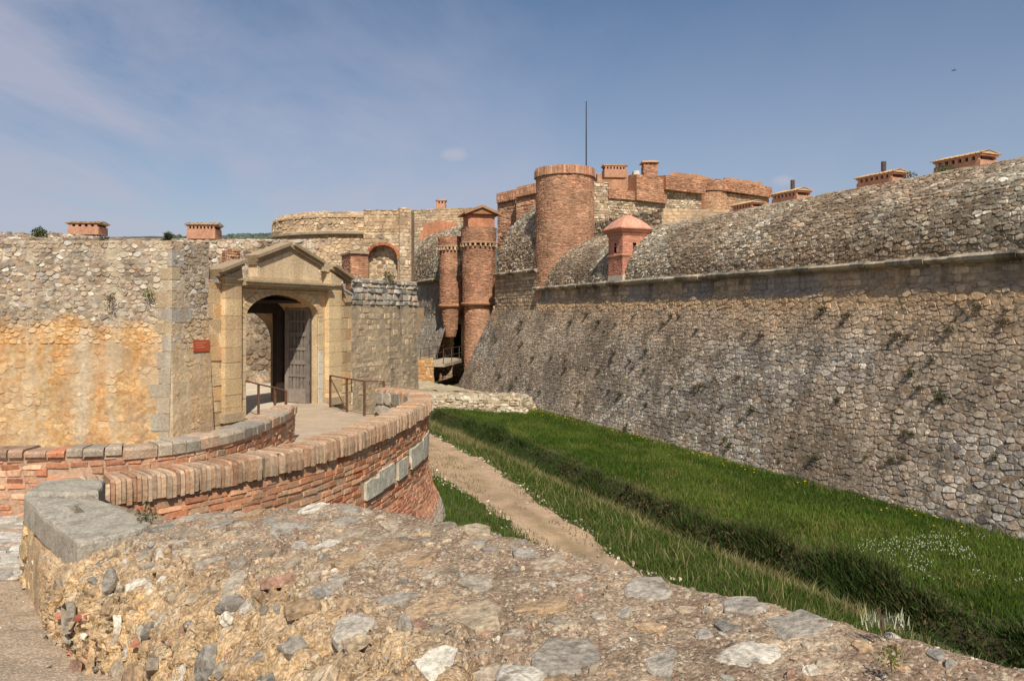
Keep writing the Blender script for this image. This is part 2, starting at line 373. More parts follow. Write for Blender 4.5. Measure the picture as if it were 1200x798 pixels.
GRY = pal([c255(178, 168, 150), c255(160, 151, 135), c255(190, 180, 160), c255(146, 137, 122), c255(178, 158, 132)], None, .05)
def const(c): return lambda u, v, P, R=None: np.repeat(np.array([c]), len(u), 0)

# ================================================================== CURTAIN WALL (right)
S0 = 49.2                                    # s of the left end of the curtain
def sp(s, p): return PS(p, s)
base = (*PS(17.6, 28), -5.2)
cw = thing('curtain_wall', 'long grey stone curtain wall with battered foot and rounded rubble parapet on the right of the ditch', 'wall', base)
pathT = [PS(28, S0), PS(19.6, S0), PS(19.6, 2.)]
sc = Sweep(pathT, [(2.05, -5.45), (0, .25)])
mb = MB(); sc.back(mb, lambda u, v, P: TAN(u, v, P)*.8, du=.25, dv=.2, bump=.02)
voro(mb, sc, scarp_col, .235, .155, relief=.022, gap=.012, jit=.38, seed=2, u0=3, drop=.03, inset=.9)
mb.build('scarp', M_scarp, cw)
# vertical coursed band, s 42 -> 2 (low) and 49.2 -> 42 (high)
def coursec(u, v, P, R=None):
    c = TAN(u, v, P, R); lo = sm(P[:, 2], .75, .45)[:, None] if False else (1-sm(P[:, 2], .45, .8))[:, None]
    c = c*(1-lo*.75)+np.array(c255(198, 164, 124))*lo*.75
    g = sm(fbm(P[:, 0]*.5, P[:, 1]*.5, 0, 9), .5, .6)[:, None]*(1-lo)*.6
    return c*(1-g)+np.array(c255(146, 144, 140))*g
wl = Sweep([PS(19.72, 42.2), PS(19.72, 2.)], [(.13, .2), (.05, .78), (0, .82), (0, 1.5)])
mb = MB(); wl.back(mb, lambda u, v, P: coursec(u, v, P)*.92, du=.2, dv=.1, bump=.02)
stones(mb, wl, coursec, .2, .34, relief=.016, joint=.012, jit=.16, seed=3, wav=.05, drop=.08, v0=.72)
voro(mb, wl, coursec, .27, .18, relief=.03, v1=.72, seed=13)
mb.build('coursed_band', M_course, cw)
hb = Sweep([PS(28, S0-.15), PS(19.72, S0-.15), PS(19.72, 42.1)], [(0, .2), (0, 2.6)])
mb = MB(); hb.back(mb, lambda u, v, P: TAN(u, v, P)*.75, du=.4)
stones(mb, hb, TAN, .22, .38, relief=.025, joint=.015, jit=.14, seed=4, wav=.05)
# step face between the high and the low part
mb.prism([(*PS(19.72, 42.1), .2), (*PS(23.2, 42.1), .2), (*PS(23.2, 42.1), 2.6), (*PS(19.72, 42.1), 2.6)], (SD[0], SD[1], 0), .3, c255(160, 142, 118))
mb.build('gate_side_wall', M_farstone, cw)
def cordon(path, z, mb, seed):
    cr = Sweep(path, [(-.1, z-.16), (.1, z-.16), (.24, z-.09), (.27, z), (.2, z+.08), (-.1, z+.1)])
    stones(mb, cr, pal([c255(176, 164, 142), c255(150, 138, 118), c255(186, 172, 146)], None, .08), cr.V*1.02, .6, relief=.0, joint=0, n=4, jit=0, v0=0, v1=cr.V, seed=seed) if False else None
    R = np.random.RandomState(seed); u = 0
    while u < cr.L:
        w = R.uniform(.4, .9); e = min(cr.L, u+w-.02); o = R.uniform(-.03, .03)
        us = np.array([u, e]); P = cr(us[:, None], cr.vl[None, :], o)
        k = len(cr.vl); V = P.reshape(-1, 3)
        q = np.array([(i, i+1, k+i+1, k+i) for i in range(k-1)])
        c = np.array([c255(172, 160, 138), c255(146, 134, 114), c255(184, 168, 140)][R.randint(3)])*R.uniform(.9, 1.08)
        mb.add(V, [q, np.arange(k)[::-1], np.arange(k)+k], c); u += w
mb = MB(); cordon([PS(19.72, 42.2), PS(19.72, 2.)], 1.55, mb, 5)
cordon([PS(27, S0-.15), PS(19.72, S0-.15), PS(19.72, 42.1)], 2.68, mb, 6)
mb.build('cordon', M_course, cw)
def ell(a, b, z0, t1=88, k=14): return [(-a*(1-math.cos(math.radians(t))), z0+b*math.sin(math.radians(t))) for t in np.linspace(0, t1, k)]
pr = Sweep([PS(19.8, 42.2), PS(19.8, 2.)], ell(4.1, 3.08, 1.62)+[(-5.0, 4.72)])
mb = MB(); pr.back(mb, lambda u, v, P: RUB(u, v, P)*.8, du=.25, dv=.2, bump=.03)
voro(mb, pr, RUB, .21, .14, relief=.032, gap=.012, v1=pr.V-.95, seed=7, drop=.08, inset=.84)
pr2 = Sweep([PS(23.2, S0-.15), PS(19.8, S0-.15), PS(19.8, 42.)], ell(3.1, 4.7, 2.75)+[(-3.5, 7.46)])
pr2.back(mb, lambda u, v, P: RUB(u, v, P)*.8, du=.4, dv=.3)
voro(mb, pr2, RUB, .27, .2, relief=.05, seed=8, drop=.05, inset=.75)
e = [(*PS(19.8+(-o), 42.0), z) for o, z in ell(3.1, 4.7, 2.75)]+[(*PS(23.3, 42.), 7.46), (*PS(23.3, 42.), 1.6), (*PS(19.8, 42.), 1.6)]
mb.add(e, np.arange(len(e)), c255(150, 138, 118))
mb.build('rounded_parapet', M_para, cw)
mb = MB()                                                   # crest walk: smooth cap and terreplein behind it
cp = Sweep([PS(23.6, 42.2), PS(23.6, 2.)], [(.28, 4.58), (.3, 4.7), (.1, 4.78), (-.6, 4.8), (-10, 4.72), (-10, -5)])
cp.back(mb, pal([c255(168, 146, 120), c255(158, 138, 114)], None, .03), du=.4, dv=.4, bump=.1)
hp = Sweep([PS(23.2, S0-.4), PS(23.2, 42.)], [(.0, 7.4), (0, 7.46), (-.08, 7.44), (-.08, 2)])
hp.back(mb, c255(160, 142, 118), du=1)
mb.build('crest_walk', M_dirt, cw)

# ================================================================== SENTRY BOX
pc = 20.35; px_c = 735
bx, by = onp(px_c, pc); rzw = math.atan2(SD[1], SD[0])+math.pi/2
sb = thing('sentry_box', 'small square terracotta coloured sentry box with curved pyramid roof on the curtain wall', 'sentry box', (bx, by, 1.5))
def rot2(x, y, a): return (x*math.cos(a)-y*math.sin(a), x*math.sin(a)+y*math.cos(a))
hw = .68
def ring(hw_, z): return [(*np.add((bx, by), rot2(a, b, rzw)), z) for a, b in ((-hw_, -hw_), (hw_, -hw_), (hw_, hw_), (-hw_, hw_))]
def loft(mb, prof, col):
    V = np.array([r for h, z in prof for r in ring(h, z)]); m = len(prof)
    q = [(i*4+k, i*4+(k+1) % 4, (i+1)*4+(k+1) % 4, (i+1)*4+k) for i in range(m-1) for k in range(4)]
    mb.add(V, [np.array(q), np.arange(4)[::-1], np.arange(4)+4*(m-1)], col)
sw_ = Sweep([p[:2] for p in ring(hw, 0)], [(0, 1.9), (0, 3.95)], closed=True)
mb = MB()
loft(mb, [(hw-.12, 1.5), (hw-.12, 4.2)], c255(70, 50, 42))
slit = lambda u, v, w, h, P: ~((np.abs((u % (2*hw))-hw) < .12) & (v > 1.05) & (v < 1.62))
for k in range(4):                                         # wall skin leaves out a slit in each face
    u0 = k*2*hw
    for (a, b, c, d) in ((0, hw-.1, 0, 2.05), (hw+.1, 2*hw, 0, 2.05), (hw-.1, hw+.1, 0, 1.05), (hw-.1, hw+.1, 1.6, 2.05)):
        sw_.back(mb, c255(192, 132, 106), u0+a, u0+b, c, d, du=1, dv=1)
stones(mb, sw_, pal([c255(204, 142, 114), c255(194, 132, 104), c255(210, 152, 124)], None, .05), .075, .26, relief=.01, joint=.01, jit=.04, n=4, seed=9, keep=slit, wv=(.8, 1.2), hv=(.95, 1.05))
mb.build('wall', M_terra, sb)
mb = MB(); loft(mb, [(hw+.03, 2.82), (hw+.05, 2.86), (hw+.05, 2.92), (hw+.0, 2.96)], c255(200, 140, 112)); mb.build('string_course', M_terra, sb)
mb = MB(); loft(mb, [(hw+.02, 3.86), (hw+.06, 3.92), (hw+.06, 3.98), (hw+.16, 4.04), (hw+.2, 4.1), (hw+.26, 4.16), (hw+.26, 4.22)], c255(196, 136, 108)); mb.build('cornice', M_terra, sb)
mb = MB(); loft(mb, [(hw+.2, 4.215), (hw+.04, 4.42), (hw-.14, 4.62), (hw-.36, 4.78), (.12, 4.9), (.05, 4.92)], c255(214, 154, 126))
mb.lathe([(.05, 4.9), (.09, 4.95), (.08, 5.02), (.02, 5.06)], (bx, by, 0), c255(200, 140, 112), 10); mb.build('roof', M_terra, sb)
mb = MB(); loft(mb, [(hw-.25, 1.3), (hw+.02, 1.58), (hw+.02, 1.9)], c255(206, 190, 164)); mb.build('stone_base', M_ashlar, sb)

# ================================================================== BIG BRICK TOWER
def cyl_sweep(cx, cy, prof, n=40):
    return Sweep([(cx+math.cos(2*math.pi*i/n), cy+math.sin(2*math.pi*i/n)) for i in range(n)], [(o-1, z) for o, z in prof], closed=True)
tx, ty = XY(662, 47); TR = 1.76
bt = thing('brick_tower', 'tall round brick tower rising from the rounded parapet of the curtain wall', 'tower', (tx, ty, 0))
def cyl_part(name, cx, cy, prof, colf, rh, swd, m, parent, seed, relief=.02, mort=c255(176, 138, 108), n=4, jit=.06, top=True, label=None, joint=.014):
    mb = MB(); S = cyl_sweep(cx, cy, prof); k = prof[0][0]
    S.back(mb, mort, du=S.L/40, dv=.5)
    stones(mb, S, colf, rh, swd/max(.5, k), relief=relief, joint=joint, jit=jit, n=n, seed=seed, wv=(.7, 1.3), hv=(.9, 1.1))
    if top:
        z = prof[-1][1]; r = prof[-1][0]; mb.lathe([(r, z-.05), (r-.02, z), (r*.5, z+.01), (.01, z+.01)], (cx, cy, 0), mort)
    return mb.build(name, m, parent, label)
cyl_part('shaft', tx, ty, [(TR+.02, .3), (TR, 8.25)], FBRK, .075, .27, M_farbrick, bt, 10)
cyl_part('parapet_band', tx, ty, [(TR+.06, 8.25), (TR+.1, 8.3), (TR+.06, 8.8)], FBRK, .5, .12, M_farbrick, bt, 11, relief=.03)

# ================================================================== GATE TURRETS
GT = 'twin turrets beside the far entrance'
def turret(px, Y, r, zb, ztop, zring, zled, label, roof):
    cx, cy = XY(px, Y); t = thing('turret', label, 'turret', (cx, cy, zb), GT)
    if roof: cyl_part('lower_shaft', cx, cy, [(r*.9, -5.2), (r*.88, zled)], FBRK, .075, .26, M_farbrick, t, 21, top=False)
    else: cyl_part('lower_shaft', cx, cy, [(.36, zb), (.5, zb+.5), (r*.82, zled-.5), (r*.98, zled)], FBRK, .075, .26, M_farbrick, t, 22, top=False)
    mb = MB(); mb.lathe([(r*.9, zled-.1), (r*1.13, zled), (r*1.15, zled+.1), (r*1.02, zled+.16)], (cx, cy, 0), c255(176, 132, 100)); mb.build('ledge', M_farbrick, t)
    cyl_part('shaft', cx, cy, [(r, zled), (r, zring)], FBRK, .075, .26, M_farbrick, t, 23, top=False)
    mb = MB()
    for k in range(22):
        a = 2*math.pi*k/22; mb.box((cx+math.cos(a)*(r+.06), cy+math.sin(a)*(r+.06), zring+.02), (.22, .13, .22), c255(206, 178, 140), rz=a, jit=.02)
    mb.lathe([(r*.9, zring+.1), (r+.16, zring+.13), (r+.18, zring+.2), (r+.1, zring+.25)], (cx, cy, 0), c255(200, 160, 122)); mb.build('corbel_ring', M_farbrick, t)
    cyl_part('crown', cx, cy, [(r+.09, zring+.2), (r+.12, ztop)], FBRK, .075, .26, M_farbrick, t, 24)
    if roof:
        mb = MB(); mb.box((cx, cy, ztop+.45), (1.9, 1.9, .95), c255(196, 132, 96), rz=.25); mb.build('roof_house', M_farbrick, t)
        mb = MB(); z0 = ztop+.9
        E = [(*np.add((cx, cy), rot2(a, b, .25)), z0) for a, b in ((-1.25, -1.2), (1.25, -1.2), (1.25, 1.2), (-1.25, 1.2))]
        Rg = [(*np.add((cx, cy), rot2(0, b, .25)), z0+.5) for b in (-1.2, 1.2)]
        mb.add(E+Rg, [np.array([(0, 1, 2, 3)]), np.array([(1, 2, 5, 4), (3, 0, 4, 5)]), np.array([(0, 4, 1), (2, 5, 3)])], c255(156, 112, 78))
        for k in range(13):
            b = -1.2+k*.2
            for sg in (-1, 1):
                p0 = (*np.add((cx, cy), rot2(sg*1.3, b, .25)), z0+.02); p1 = (*np.add((cx, cy), rot2(0, b, .25)), z0+.56)
                mb.tube([p0, p1], .07, c255(162, 120, 84) if k % 2 else c255(144, 102, 70), 5)
        for sg in (-1, 1):
            p0 = np.add((cx, cy), rot2(sg*1.25, -1.22, .25)); 
            mb.prism([(*p0, z0-.06), (*np.add((cx, cy), rot2(0, -1.22, .25)), z0+.44), (*np.add((cx, cy), rot2(0, -1.22, .25)), z0+.62), (*p0, z0+.14)], (math.sin(.25), -math.cos(.25), 0), .12, c255(172, 128, 92))
        mb.build('roof', M_terra, t)
turret(561, 55, 1.16, -5.2, 6.12, 4.85, .66, 'stout brick turret with a tiled gable roof beside the far entrance', True)
turret(528, 57.3, .82, -1.7, 5.75, 4.8, .55, 'slender flat-topped brick turret left of the roofed turret', False)

# entrance between the turrets
ex, ey = XY(536, 58.5)
en = thing('entrance_gate', 'far castle entrance with narrow dark doorway between the brick turrets', 'gate', (ex, ey, -3.3))
g0, g1 = XY(514, 60), XY(580, 57.6)
gs = Sweep([g0, g1], [(0, -5.2), (0, 5.0)]); mb = MB()
dx0, dx1 = XY(531.5, 59.3), XY(541.5, 59.0)
ua = np.hypot(dx0[0]-g0[0], dx0[1]-g0[1]); ub = np.hypot(dx1[0]-g0[0], dx1[1]-g0[1])
for a, b, c, d in ((0, ua, 0, gs.V), (ub, gs.L, 0, gs.V), (ua, ub, 0, 1.95), (ua, ub, 4.45, gs.V)): gs.back(mb, c255(170, 142, 112), a, b, c, d)
stones(mb, gs, pal([c255(186, 158, 124), c255(176, 132, 98), c255(196, 172, 138)], None, .06), .2, .35, relief=.03, seed=31, keep=lambda u, v, w, h, P: ~((u > ua-.15) & (u < ub+.15) & (v > 1.85) & (v < 4.55)))
mb.build('wall', M_farstone, en)
mb = MB(); dd = np.array([g1[0]-g0[0], g1[1]-g0[1]])/gs.L; nn = np.array([dd[1], -dd[0]])
def gp(u, o, z): q = np.array(g0)+dd*u+nn*o; return (q[0], q[1], z)
mb.prism([gp(ua-.25, .0, -3.25), gp(ua, .0, -3.25), gp(ua, .0, -.8), gp(ua-.25, .0, -.8)], (*nn, 0), .12, c255(204, 180, 142))
mb.prism([gp(ub, .0, -3.25), gp(ub+.25, .0, -3.25), gp(ub+.25, .0, -.8), gp(ub, .0, -.8)], (*nn, 0), .12, c255(204, 180, 142))
mb.prism([gp(ua-.35, .0, -.78), gp(ub+.35, .0, -.78), gp(ub+.3, .0, -.45), gp((ua+ub)/2, .0, .0), gp(ua-.3, .0, -.45)], (*nn, 0), .16, c255(196, 168, 130))
mb.build('door_frame', M_ashlar, en)
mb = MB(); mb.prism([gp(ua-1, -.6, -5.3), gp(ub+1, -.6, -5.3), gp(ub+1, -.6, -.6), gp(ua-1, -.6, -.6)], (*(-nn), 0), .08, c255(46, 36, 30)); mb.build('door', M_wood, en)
mb = MB(); R = np.random.RandomState(4)
for k in range(9): 
    cxx = (ua+ub)/2-.95+R.uniform(-.35, .35); mb.box(gp(cxx, .45, .35+R.uniform(-.35, .6)), (R.uniform(.2, .45), .4, R.uniform(.2, .4)), c255(206, 182, 146), rz=R.uniform(0, 1), jit=.05, bev=.05)
mb.build('carved_relief', M_ashlar, en)
mb = MB(); mb.prism([(*XY(470, 63), -5.5), (*XY(548, 63), -5.5), (*XY(548, 63), .5), (*XY(470, 63), .5)], (0, 1, 0), .5, c255(150, 128, 102)); mb.build('rear_wall', M_farstone, en)

# footbridge, pier
fb = thing('footbridge', 'small timber footbridge with thin rail in front of the far entrance', 'footbridge', (*XY(520, 54), -3.5))
a, b = np.array(XY(506, 52.)), np.array(XY(534, 58.)); d = (b-a)/np.linalg.norm(b-a); n_ = np.array([d[1], -d[0]])
mb = MB(); mb.prism([(*(a-n_*.9), -3.35), (*(b-n_*.9), -3.3), (*(b+n_*.9), -3.3), (*(a+n_*.9), -3.35)], (0, 0, -1), .22, c255(176, 160, 134)); mb.build('deck', M_wood, fb)
for sg in (-1, 1):
    mb = MB(); o = n_*.82*sg
    for k in range(4):
        q = a+(b-a)*k/3+o; mb.tube([(*q, -3.35), (*q, -2.35)], .03, c255(92, 70, 54), 5)
    for z in (-2.37, -2.85): mb.tube([(*(a+o), z), (*(b+o), z)], .022, c255(92, 70, 54), 5)
    mb.build('handrail', M_iron, fb)
pr_ = thing('bridge_pier', 'squat ochre stone pier carrying the near end of the footbridge', 'pier', (*XY(494, 52.), -5.2))
ps = Sweep([XY(479, 56), XY(481, 51.5), XY(507, 51.2), XY(506.5, 55)], [(.12, -5.3), (0, -3.1)]); mb = MB()
ps.back(mb, c255(186, 150, 108)); stones(mb, ps, OCH, .2, .34, relief=.03, jit=.15, seed=33)
mb.add([(*XY(479, 56), -3.1), (*XY(481, 51.5), -3.1), (*XY(507, 51.2), -3.1), (*XY(506.5, 55), -3.1)], np.arange(4), c255(180, 150, 112)); mb.build('pier_body', M_farstone, pr_)

# far curtain beyond the entrance
fc = thing('far_curtain_wall', 'grey plastered curtain wall with domed rubble parapet left of the entrance turrets', 'wall', (*XY(497, 62), -5.2))
f0, f1 = XY(474, 69.), XY(526, 56.9)
fs = Sweep([f0, f1], [(1.6, -5.2), (0, -.2), (0, 2.6)]); mb = MB()
GC = pal([c255(168, 158, 142), c255(156, 148, 136), c255(178, 162, 138)], None, .04)
fs.back(mb, GC, du=.3, dv=.3, bump=.06); stones(mb, fs, GC, .3, .5, relief=.02, jit=.25, seed=35, drop=.45)
mb.build('plastered_face', M_farstone, fc)
mb = MB(); cordon([f0, f1], 2.68, mb, 36); mb.build('cordon', M_farstone, fc)
t = math.atan2(f1[1]-f0[1], f1[0]-f0[0]); L_ = math.dist(f0, f1)
dm = Sweep([f0, f1, (f1[0]+1.8, f1[1]-1)], ell(3.2, 4.5, 2.75, 85), zf=lambda u: 0*u)
mb = MB(); 
def domez(u): return -(1-np.sqrt(np.clip(1-((np.clip(8.-u, 0, 8.))/8.2)**2, 0, 1)))*3.2
dm.back(mb, lambda u, v, P: RUB(u, v, P)*.8, du=.4, dv=.3)
voro(mb, dm, RUB, .3, .22, relief=.05, seed=37, drop=.04)
mb.build('rounded_parapet', M_para, fc)

# ================================================================== INNER CASTLE (keep) behind
kp = thing('castle_keep', 'inner castle keep of pale rubble walls topped with brick parapets behind the brick tower', 'castle', (*XY(760, 66), 0))
WRUB = pal([c255(204, 182, 150), c255(190, 166, 134), c255(216, 198, 170), c255(182, 156, 124)], None, .06)
def wseg(pts, zb, zt, colf, rh, swd, m, name, parent, seed, th=1., relief=.04, mort=c255(176, 150, 120), n=8, jit=.18, label=None, capcol=None, wav=.1):
    """free-standing wall along plan pts; zt number or per-point list"""
    ul = np.concatenate([[0], np.cumsum(np.hypot(*np.diff(np.array(pts), axis=0).T))])
    zt_ = np.array(zt if hasattr(zt, '__len__') else [zt]*len(pts), float); h0 = zt_.mean()
    S = Sweep(pts, [(0, zb), (0, h0)]); S2 = Sweep(pts, [(0, zb), (0, h0), (-th, h0), (-th, zb)])
    k = lambda P, v: P
    def fix(P):                       # stretch top to follow zt
        return P
    zf = lambda u: np.interp(u, ul, zt_-h0)
    S.zf = zf; S2.zf = zf
    mb = MB(); S2.back(mb, mort, du=1, dv=2)
    S2.caps(mb, mort); stones(mb, S, colf, rh, swd, relief=relief, jit=jit, seed=seed, n=n, wav=wav)
    return mb.build(name, m, parent, label)
Ya, Yb = 57, 63
wseg([XY(583, 62), XY(606, 60.5)], 4, [zz(229, 62), zz(224, 60.5)], FBRK, .12, .35, M_farbrick, 'brick_wall', kp, 41, n=4, jit=.08)
wseg([XY(605, 59.5), XY(632, 58.2)], 4, [zz(222, 59.5), zz(216, 58.2)], FBRK, .12, .35, M_farbrick, 'brick_wall', kp, 42, n=4, jit=.08)
mb = MB(); 
for (p0, y0, Y0), (p1, y1, Y1) in (((583, 229, 61.8), (606, 224, 60.3)), ((605, 222, 59.3), (632, 216, 58.))):
    A, B = np.array(W(p0, y0, Y0)), np.array(W(p1, y1, Y1)); S = Sweep([A[:2], B[:2]], [(.0, A[2]-.7), (.12, A[2]-.62), (.12, A[2]+.12), (-.9, A[2]+.15)], zf=lambda u, k=(B[2]-A[2]): u/np.linalg.norm(B[:2]-A[:2])*k)
    S.back(mb, c255(190, 140, 104), du=1, dv=.5); stones(mb, S, FBRK, .36, .14, relief=.02, n=4, jit=.05, seed=43)
mb.build('parapet_coping', M_farbrick, kp)
# pale walls right of the tower
wseg([XY(690, 60), XY(713, 60.5), XY(778, 63)], 0, [zz(214, 60), zz(214, 60.5)-.0, zz(216, 63)], WRUB, .26, .36, M_farstone, 'rubble_wall', kp, 44, relief=.05) if False else None
wseg([XY(676, 60), XY(713.5, 60.6)], 0, zz(213, 60.3), WRUB, .22, .3, M_farstone, 'rubble_wall', kp, 44, relief=.06)
wseg([XY(713.5, 60.6), XY(778, 63)], 0, [zz(232.5, 60.6), zz(238, 63)], WRUB, .22, .3, M_farstone, 'rubble_wall', kp, 45, relief=.06)
wseg([XY(778, 63), XY(822, 65)], 0, [zz(222, 63), zz(225, 65)], WRUB, .22, .3, M_farstone, 'rubble_wall', kp, 46, relief=.06)
wseg([XY(845, 65.5), XY(901, 71)], 0, [zz(226, 65.5), zz(232, 71)], pal([c255(210, 158, 118), c255(200, 170, 132)], None, .05), .2, .35, M_farstone, 'rubble_wall', kp, 47)
def bpar(p0, ya0, yb0, Y0, p1, ya1, yb1, Y1, seed, out=.1):
    S = Sweep([XY(p0, Y0), XY(p1, Y1)], [(out, zz(yb0, Y0)), (out, zz(ya0, Y0))]); h0 = zz(ya0, Y0)-zz(yb0, Y0); dz = zz(ya1, Y1)-zz(ya0, Y0)
    zf = lambda u: u/S.L*dz
    S.zf = zf
    S2 = Sweep([XY(p0, Y0), XY(p1, Y1)], [(-.9, zz(yb0, Y0)), (out, zz(yb0, Y0)), (out, zz(ya0, Y0)), (-.9, zz(ya0, Y0)+.1), (-.9, zz(yb0, Y0))], zf=zf)
    mb = MB(); S2.back(mb, c255(190, 140, 104), du=1, dv=1); S2.caps(mb, c255(170, 118, 84)); stones(mb, S, FBRK, .13, .32, relief=.03, n=4, jit=.08, seed=seed)
    return mb.build('brick_parapet', M_farbrick, kp)
bpar(713, 222, 232.5, 60.5, 746, 225, 235.5, 61.7, 51)
bpar(744, 205, 235, 61.5, 779, 210, 239, 62.9, 52, .25)
bpar(778, 206, 222.5, 62.5, 824, 212, 226, 64.8, 53, .25)
bpar(845, 211, 224, 65.4, 902, 220, 231, 70.9, 54, .25)
mb = MB()                                                  # roofs and backs inside the keep
for pts, z in (([XY(697, 61), XY(778, 63.5), XY(822, 66), XY(901, 72), XY(901, 90), XY(690, 90)], zz(240, 64)),):
    mb.add([(x, y, z) for x, y in pts], np.arange(len(pts)), c255(170, 140, 110))
mb.prism([W(700, 226, 66), W(745, 226, 66), W(745, 205, 66), W(700, 203, 66)], (0, 1, 0), 6, c255(186, 140, 106))
mb.prism([W(741, 214, 64), W(751, 214, 64), W(749, 200, 64), W(743, 200, 64)], (0, 1, 0), 1, c255(204, 196, 184))
mb.prism([W(778, 208, 72), W(848, 214, 72), W(820, 205, 72), W(790, 202, 72)], (0, 1, 0), 6, c255(186, 136, 100))
mb.prism([W(848, 214, 76), W(895, 221, 76), W(893, 214, 76), W(850, 208, 76)], (0, 1, 0), 6, c255(186, 136, 100))
mb.build('roof', M_farbrick, kp)
rx, ry = XY(833, 66.5)
cyl_part('round_turret', rx, ry, [(1.4, 2), (1.32, zz(224, 65.5))], pal([c255(210, 152, 112), c255(204, 164, 124)], None, .05), .12, .34, M_farbrick, kp, 55, top=False)
cyl_part('round_turret_parapet', rx, ry, [(1.42, zz(224, 65.5)), (1.46, zz(211, 65.5))], FBRK, .12, .3, M_farbrick, kp, 56)
# nearer plain block with a corner
lb = thing('retaining_block', 'plain stone retaining block with a sharp corner behind the sentry box', 'wall', (*XY(777, 50), 0))
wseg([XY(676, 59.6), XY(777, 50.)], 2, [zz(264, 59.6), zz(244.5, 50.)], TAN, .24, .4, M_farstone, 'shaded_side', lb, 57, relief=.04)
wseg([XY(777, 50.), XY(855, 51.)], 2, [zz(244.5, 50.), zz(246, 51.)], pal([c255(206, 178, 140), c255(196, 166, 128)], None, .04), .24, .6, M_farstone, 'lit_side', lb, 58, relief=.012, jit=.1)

# chimney + antenna on keep
ch = thing('chimney', 'square brick chimney with tiled cap on top of the keep', 'chimney', W(761, 207, 66))
mb = MB(); S = Sweep([(W(761, 0, 66)[0]+a, 66+b) for a, b in ((-.6, -.6), (.6, -.6), (.6, .6), (-.6, .6))], [(0, zz(214, 66)), (0, zz(195, 66))], closed=True)
S.back(mb, c255(190, 140, 104), du=2, dv=2); stones(mb, S, FBRK, .12, .3, relief=.02, n=4, jit=.06, seed=59); mb.build('shaft', M_farbrick, ch)
mb = MB()
for a in (-.5, -.17, .17, .5):
    for b in (-.5, .5): mb.box((W(761, 0, 66)[0]+a, 66+b, zz(194, 66)), (.16, .16, .3), c255(190, 140, 104))
mb.box((W(761, 0, 66)[0], 66, zz(191.6, 66)), (1.5, 1.5, .1), c255(206, 166, 120)); 
X0 = W(761, 0, 66)[0]; z0 = zz(191, 66)
mb.add([(X0-.75, 65.25, z0), (X0+.75, 65.25, z0), (X0+.75, 66.75, z0), (X0-.75, 66.75, z0), (X0-.3, 66, z0+.2), (X0+.3, 66, z0+.2)], [np.array([(0, 1, 5, 4), (2, 3, 4, 5)]), np.array([(1, 2, 5), (3, 0, 4)])], c255(206, 170, 126))
mb.build('cap', M_terra, ch)
mb = MB(); x, y, _ = W(687, 0, 52); mb.tube([(x, y, zz(200, 52)-3), (x, y, zz(160, 52)), (x, y, zz(119, 52))], .055, c255(60, 60, 62), 8, .03)
tag(mb.build('antenna_mast', M_iron), 'tall thin dark mast rising behind the round brick tower', 'mast')

# ================================================================== VENT HOUSES
VG = 'small brick vent houses on the fortress roofs'
def vent(c, L_, Wd, H, rz, label, teeth=7, tube=False, roofc=c255(186, 154, 116)):
    t = thing('vent_house', label, 'vent', c, VG); mb = MB(); X, Y, Z = c
    mb.box((X, Y, Z+H*.34), (L_, Wd, H*.68), c255(190, 142, 112), rz=rz)
    for sg in (-1, 1):
        for k in range(teeth):
            q = rot2(-L_/2+L_*(k+.5)/teeth*1.0, sg*(Wd/2-.05), rz); mb.box((X+q[0], Y+q[1], Z+H*.78), (L_/teeth*.5, .1, H*.22), c255(194, 146, 116), rz=rz)
    q = rot2(0, 0, rz); mb.box((X, Y, Z+H*.76), (L_*.9, Wd*.5, H*.2), c255(60, 46, 40), rz=rz)
    mb.box((X, Y, Z+H*.92), (L_+.04, Wd+.04, H*.1), c255(190, 142, 112), rz=rz); mb.build('wall', M_terra, t)
    mb = MB(); e, zr = .07, Z+H*.965
    V = [(*np.add((X, Y), rot2(a*(L_/2+e), b*(Wd/2+e), rz)), zr) for a, b in ((-1, -1), (1, -1), (1, 1), (-1, 1))]+[(*np.add((X, Y), rot2(a*(L_/2-.05), 0, rz)), zr+H*.2) for a in (-1, 1)]
    mb.add(V, [np.array([(3, 2, 1, 0), (0, 1, 5, 4), (2, 3, 4, 5)]), np.array([(1, 2, 5), (3, 0, 4)])], roofc)
    nT = max(6, int(L_/.17))
    for k in range(nT+1):
        a = -L_/2-e+(L_+2*e)*k/nT
        for sg in (-1, 1):
            p0 = (*np.add((X, Y), rot2(a, sg*(Wd/2+e), rz)), zr+.01); p1 = (*np.add((X, Y), rot2(a*.93, 0, rz)), zr+H*.22); mb.tube([p0, p1], .022, np.array(roofc)*random.uniform(.88, 1.08), 5)
    mb.build('roof', M_terra, t)
    if tube: mb = MB(); q = rot2(-.1, 0, rz); mb.tube([(X+q[0], Y+q[1], Z+H), (X+q[0], Y+q[1], Z+H*1.75)], .1, c255(92, 74, 66), 8); mb.build('chimney_pipe', M_iron, t)
for px, p, top, L_, Wd, tb, lab in ((1131, 25.2, 181, 1.75, .9, False, 'largest vent house with pale tiled roof on the curtain crest, farthest right'),
                           (1033, 25.2, 202, 1.7, .8, True, 'vent house with a dark stub chimney, second from the right on the curtain crest'),
                           (927, 25.2, 222.5, 1.6, .8, True, 'small vent house with reddish stub pipe, in the middle of the curtain crest'),
                           (876, 25.6, 236.5, 1.5, .7, False, 'low vent house barely showing over the crest below the keep')):
    x, y = onp(px, p); H = zz(top, y)-4.75; H = max(.45, H)/1.17
    vent((x, y, 4.74), L_, Wd, H, math.atan2(SD[1], SD[0]), lab, 7, tb)
vent((*XY(720, 64), zz(205, 64)-.3), 1.9, 1., 1.0, .1, 'vent house with row of small openings on the keep behind the tall tower', 7)
vent((*XY(517, 74), zz(244, 74)-.2), .9, .9, .9, 0, 'tiny vent turret on the far rampart left of the roofed turret', 3)

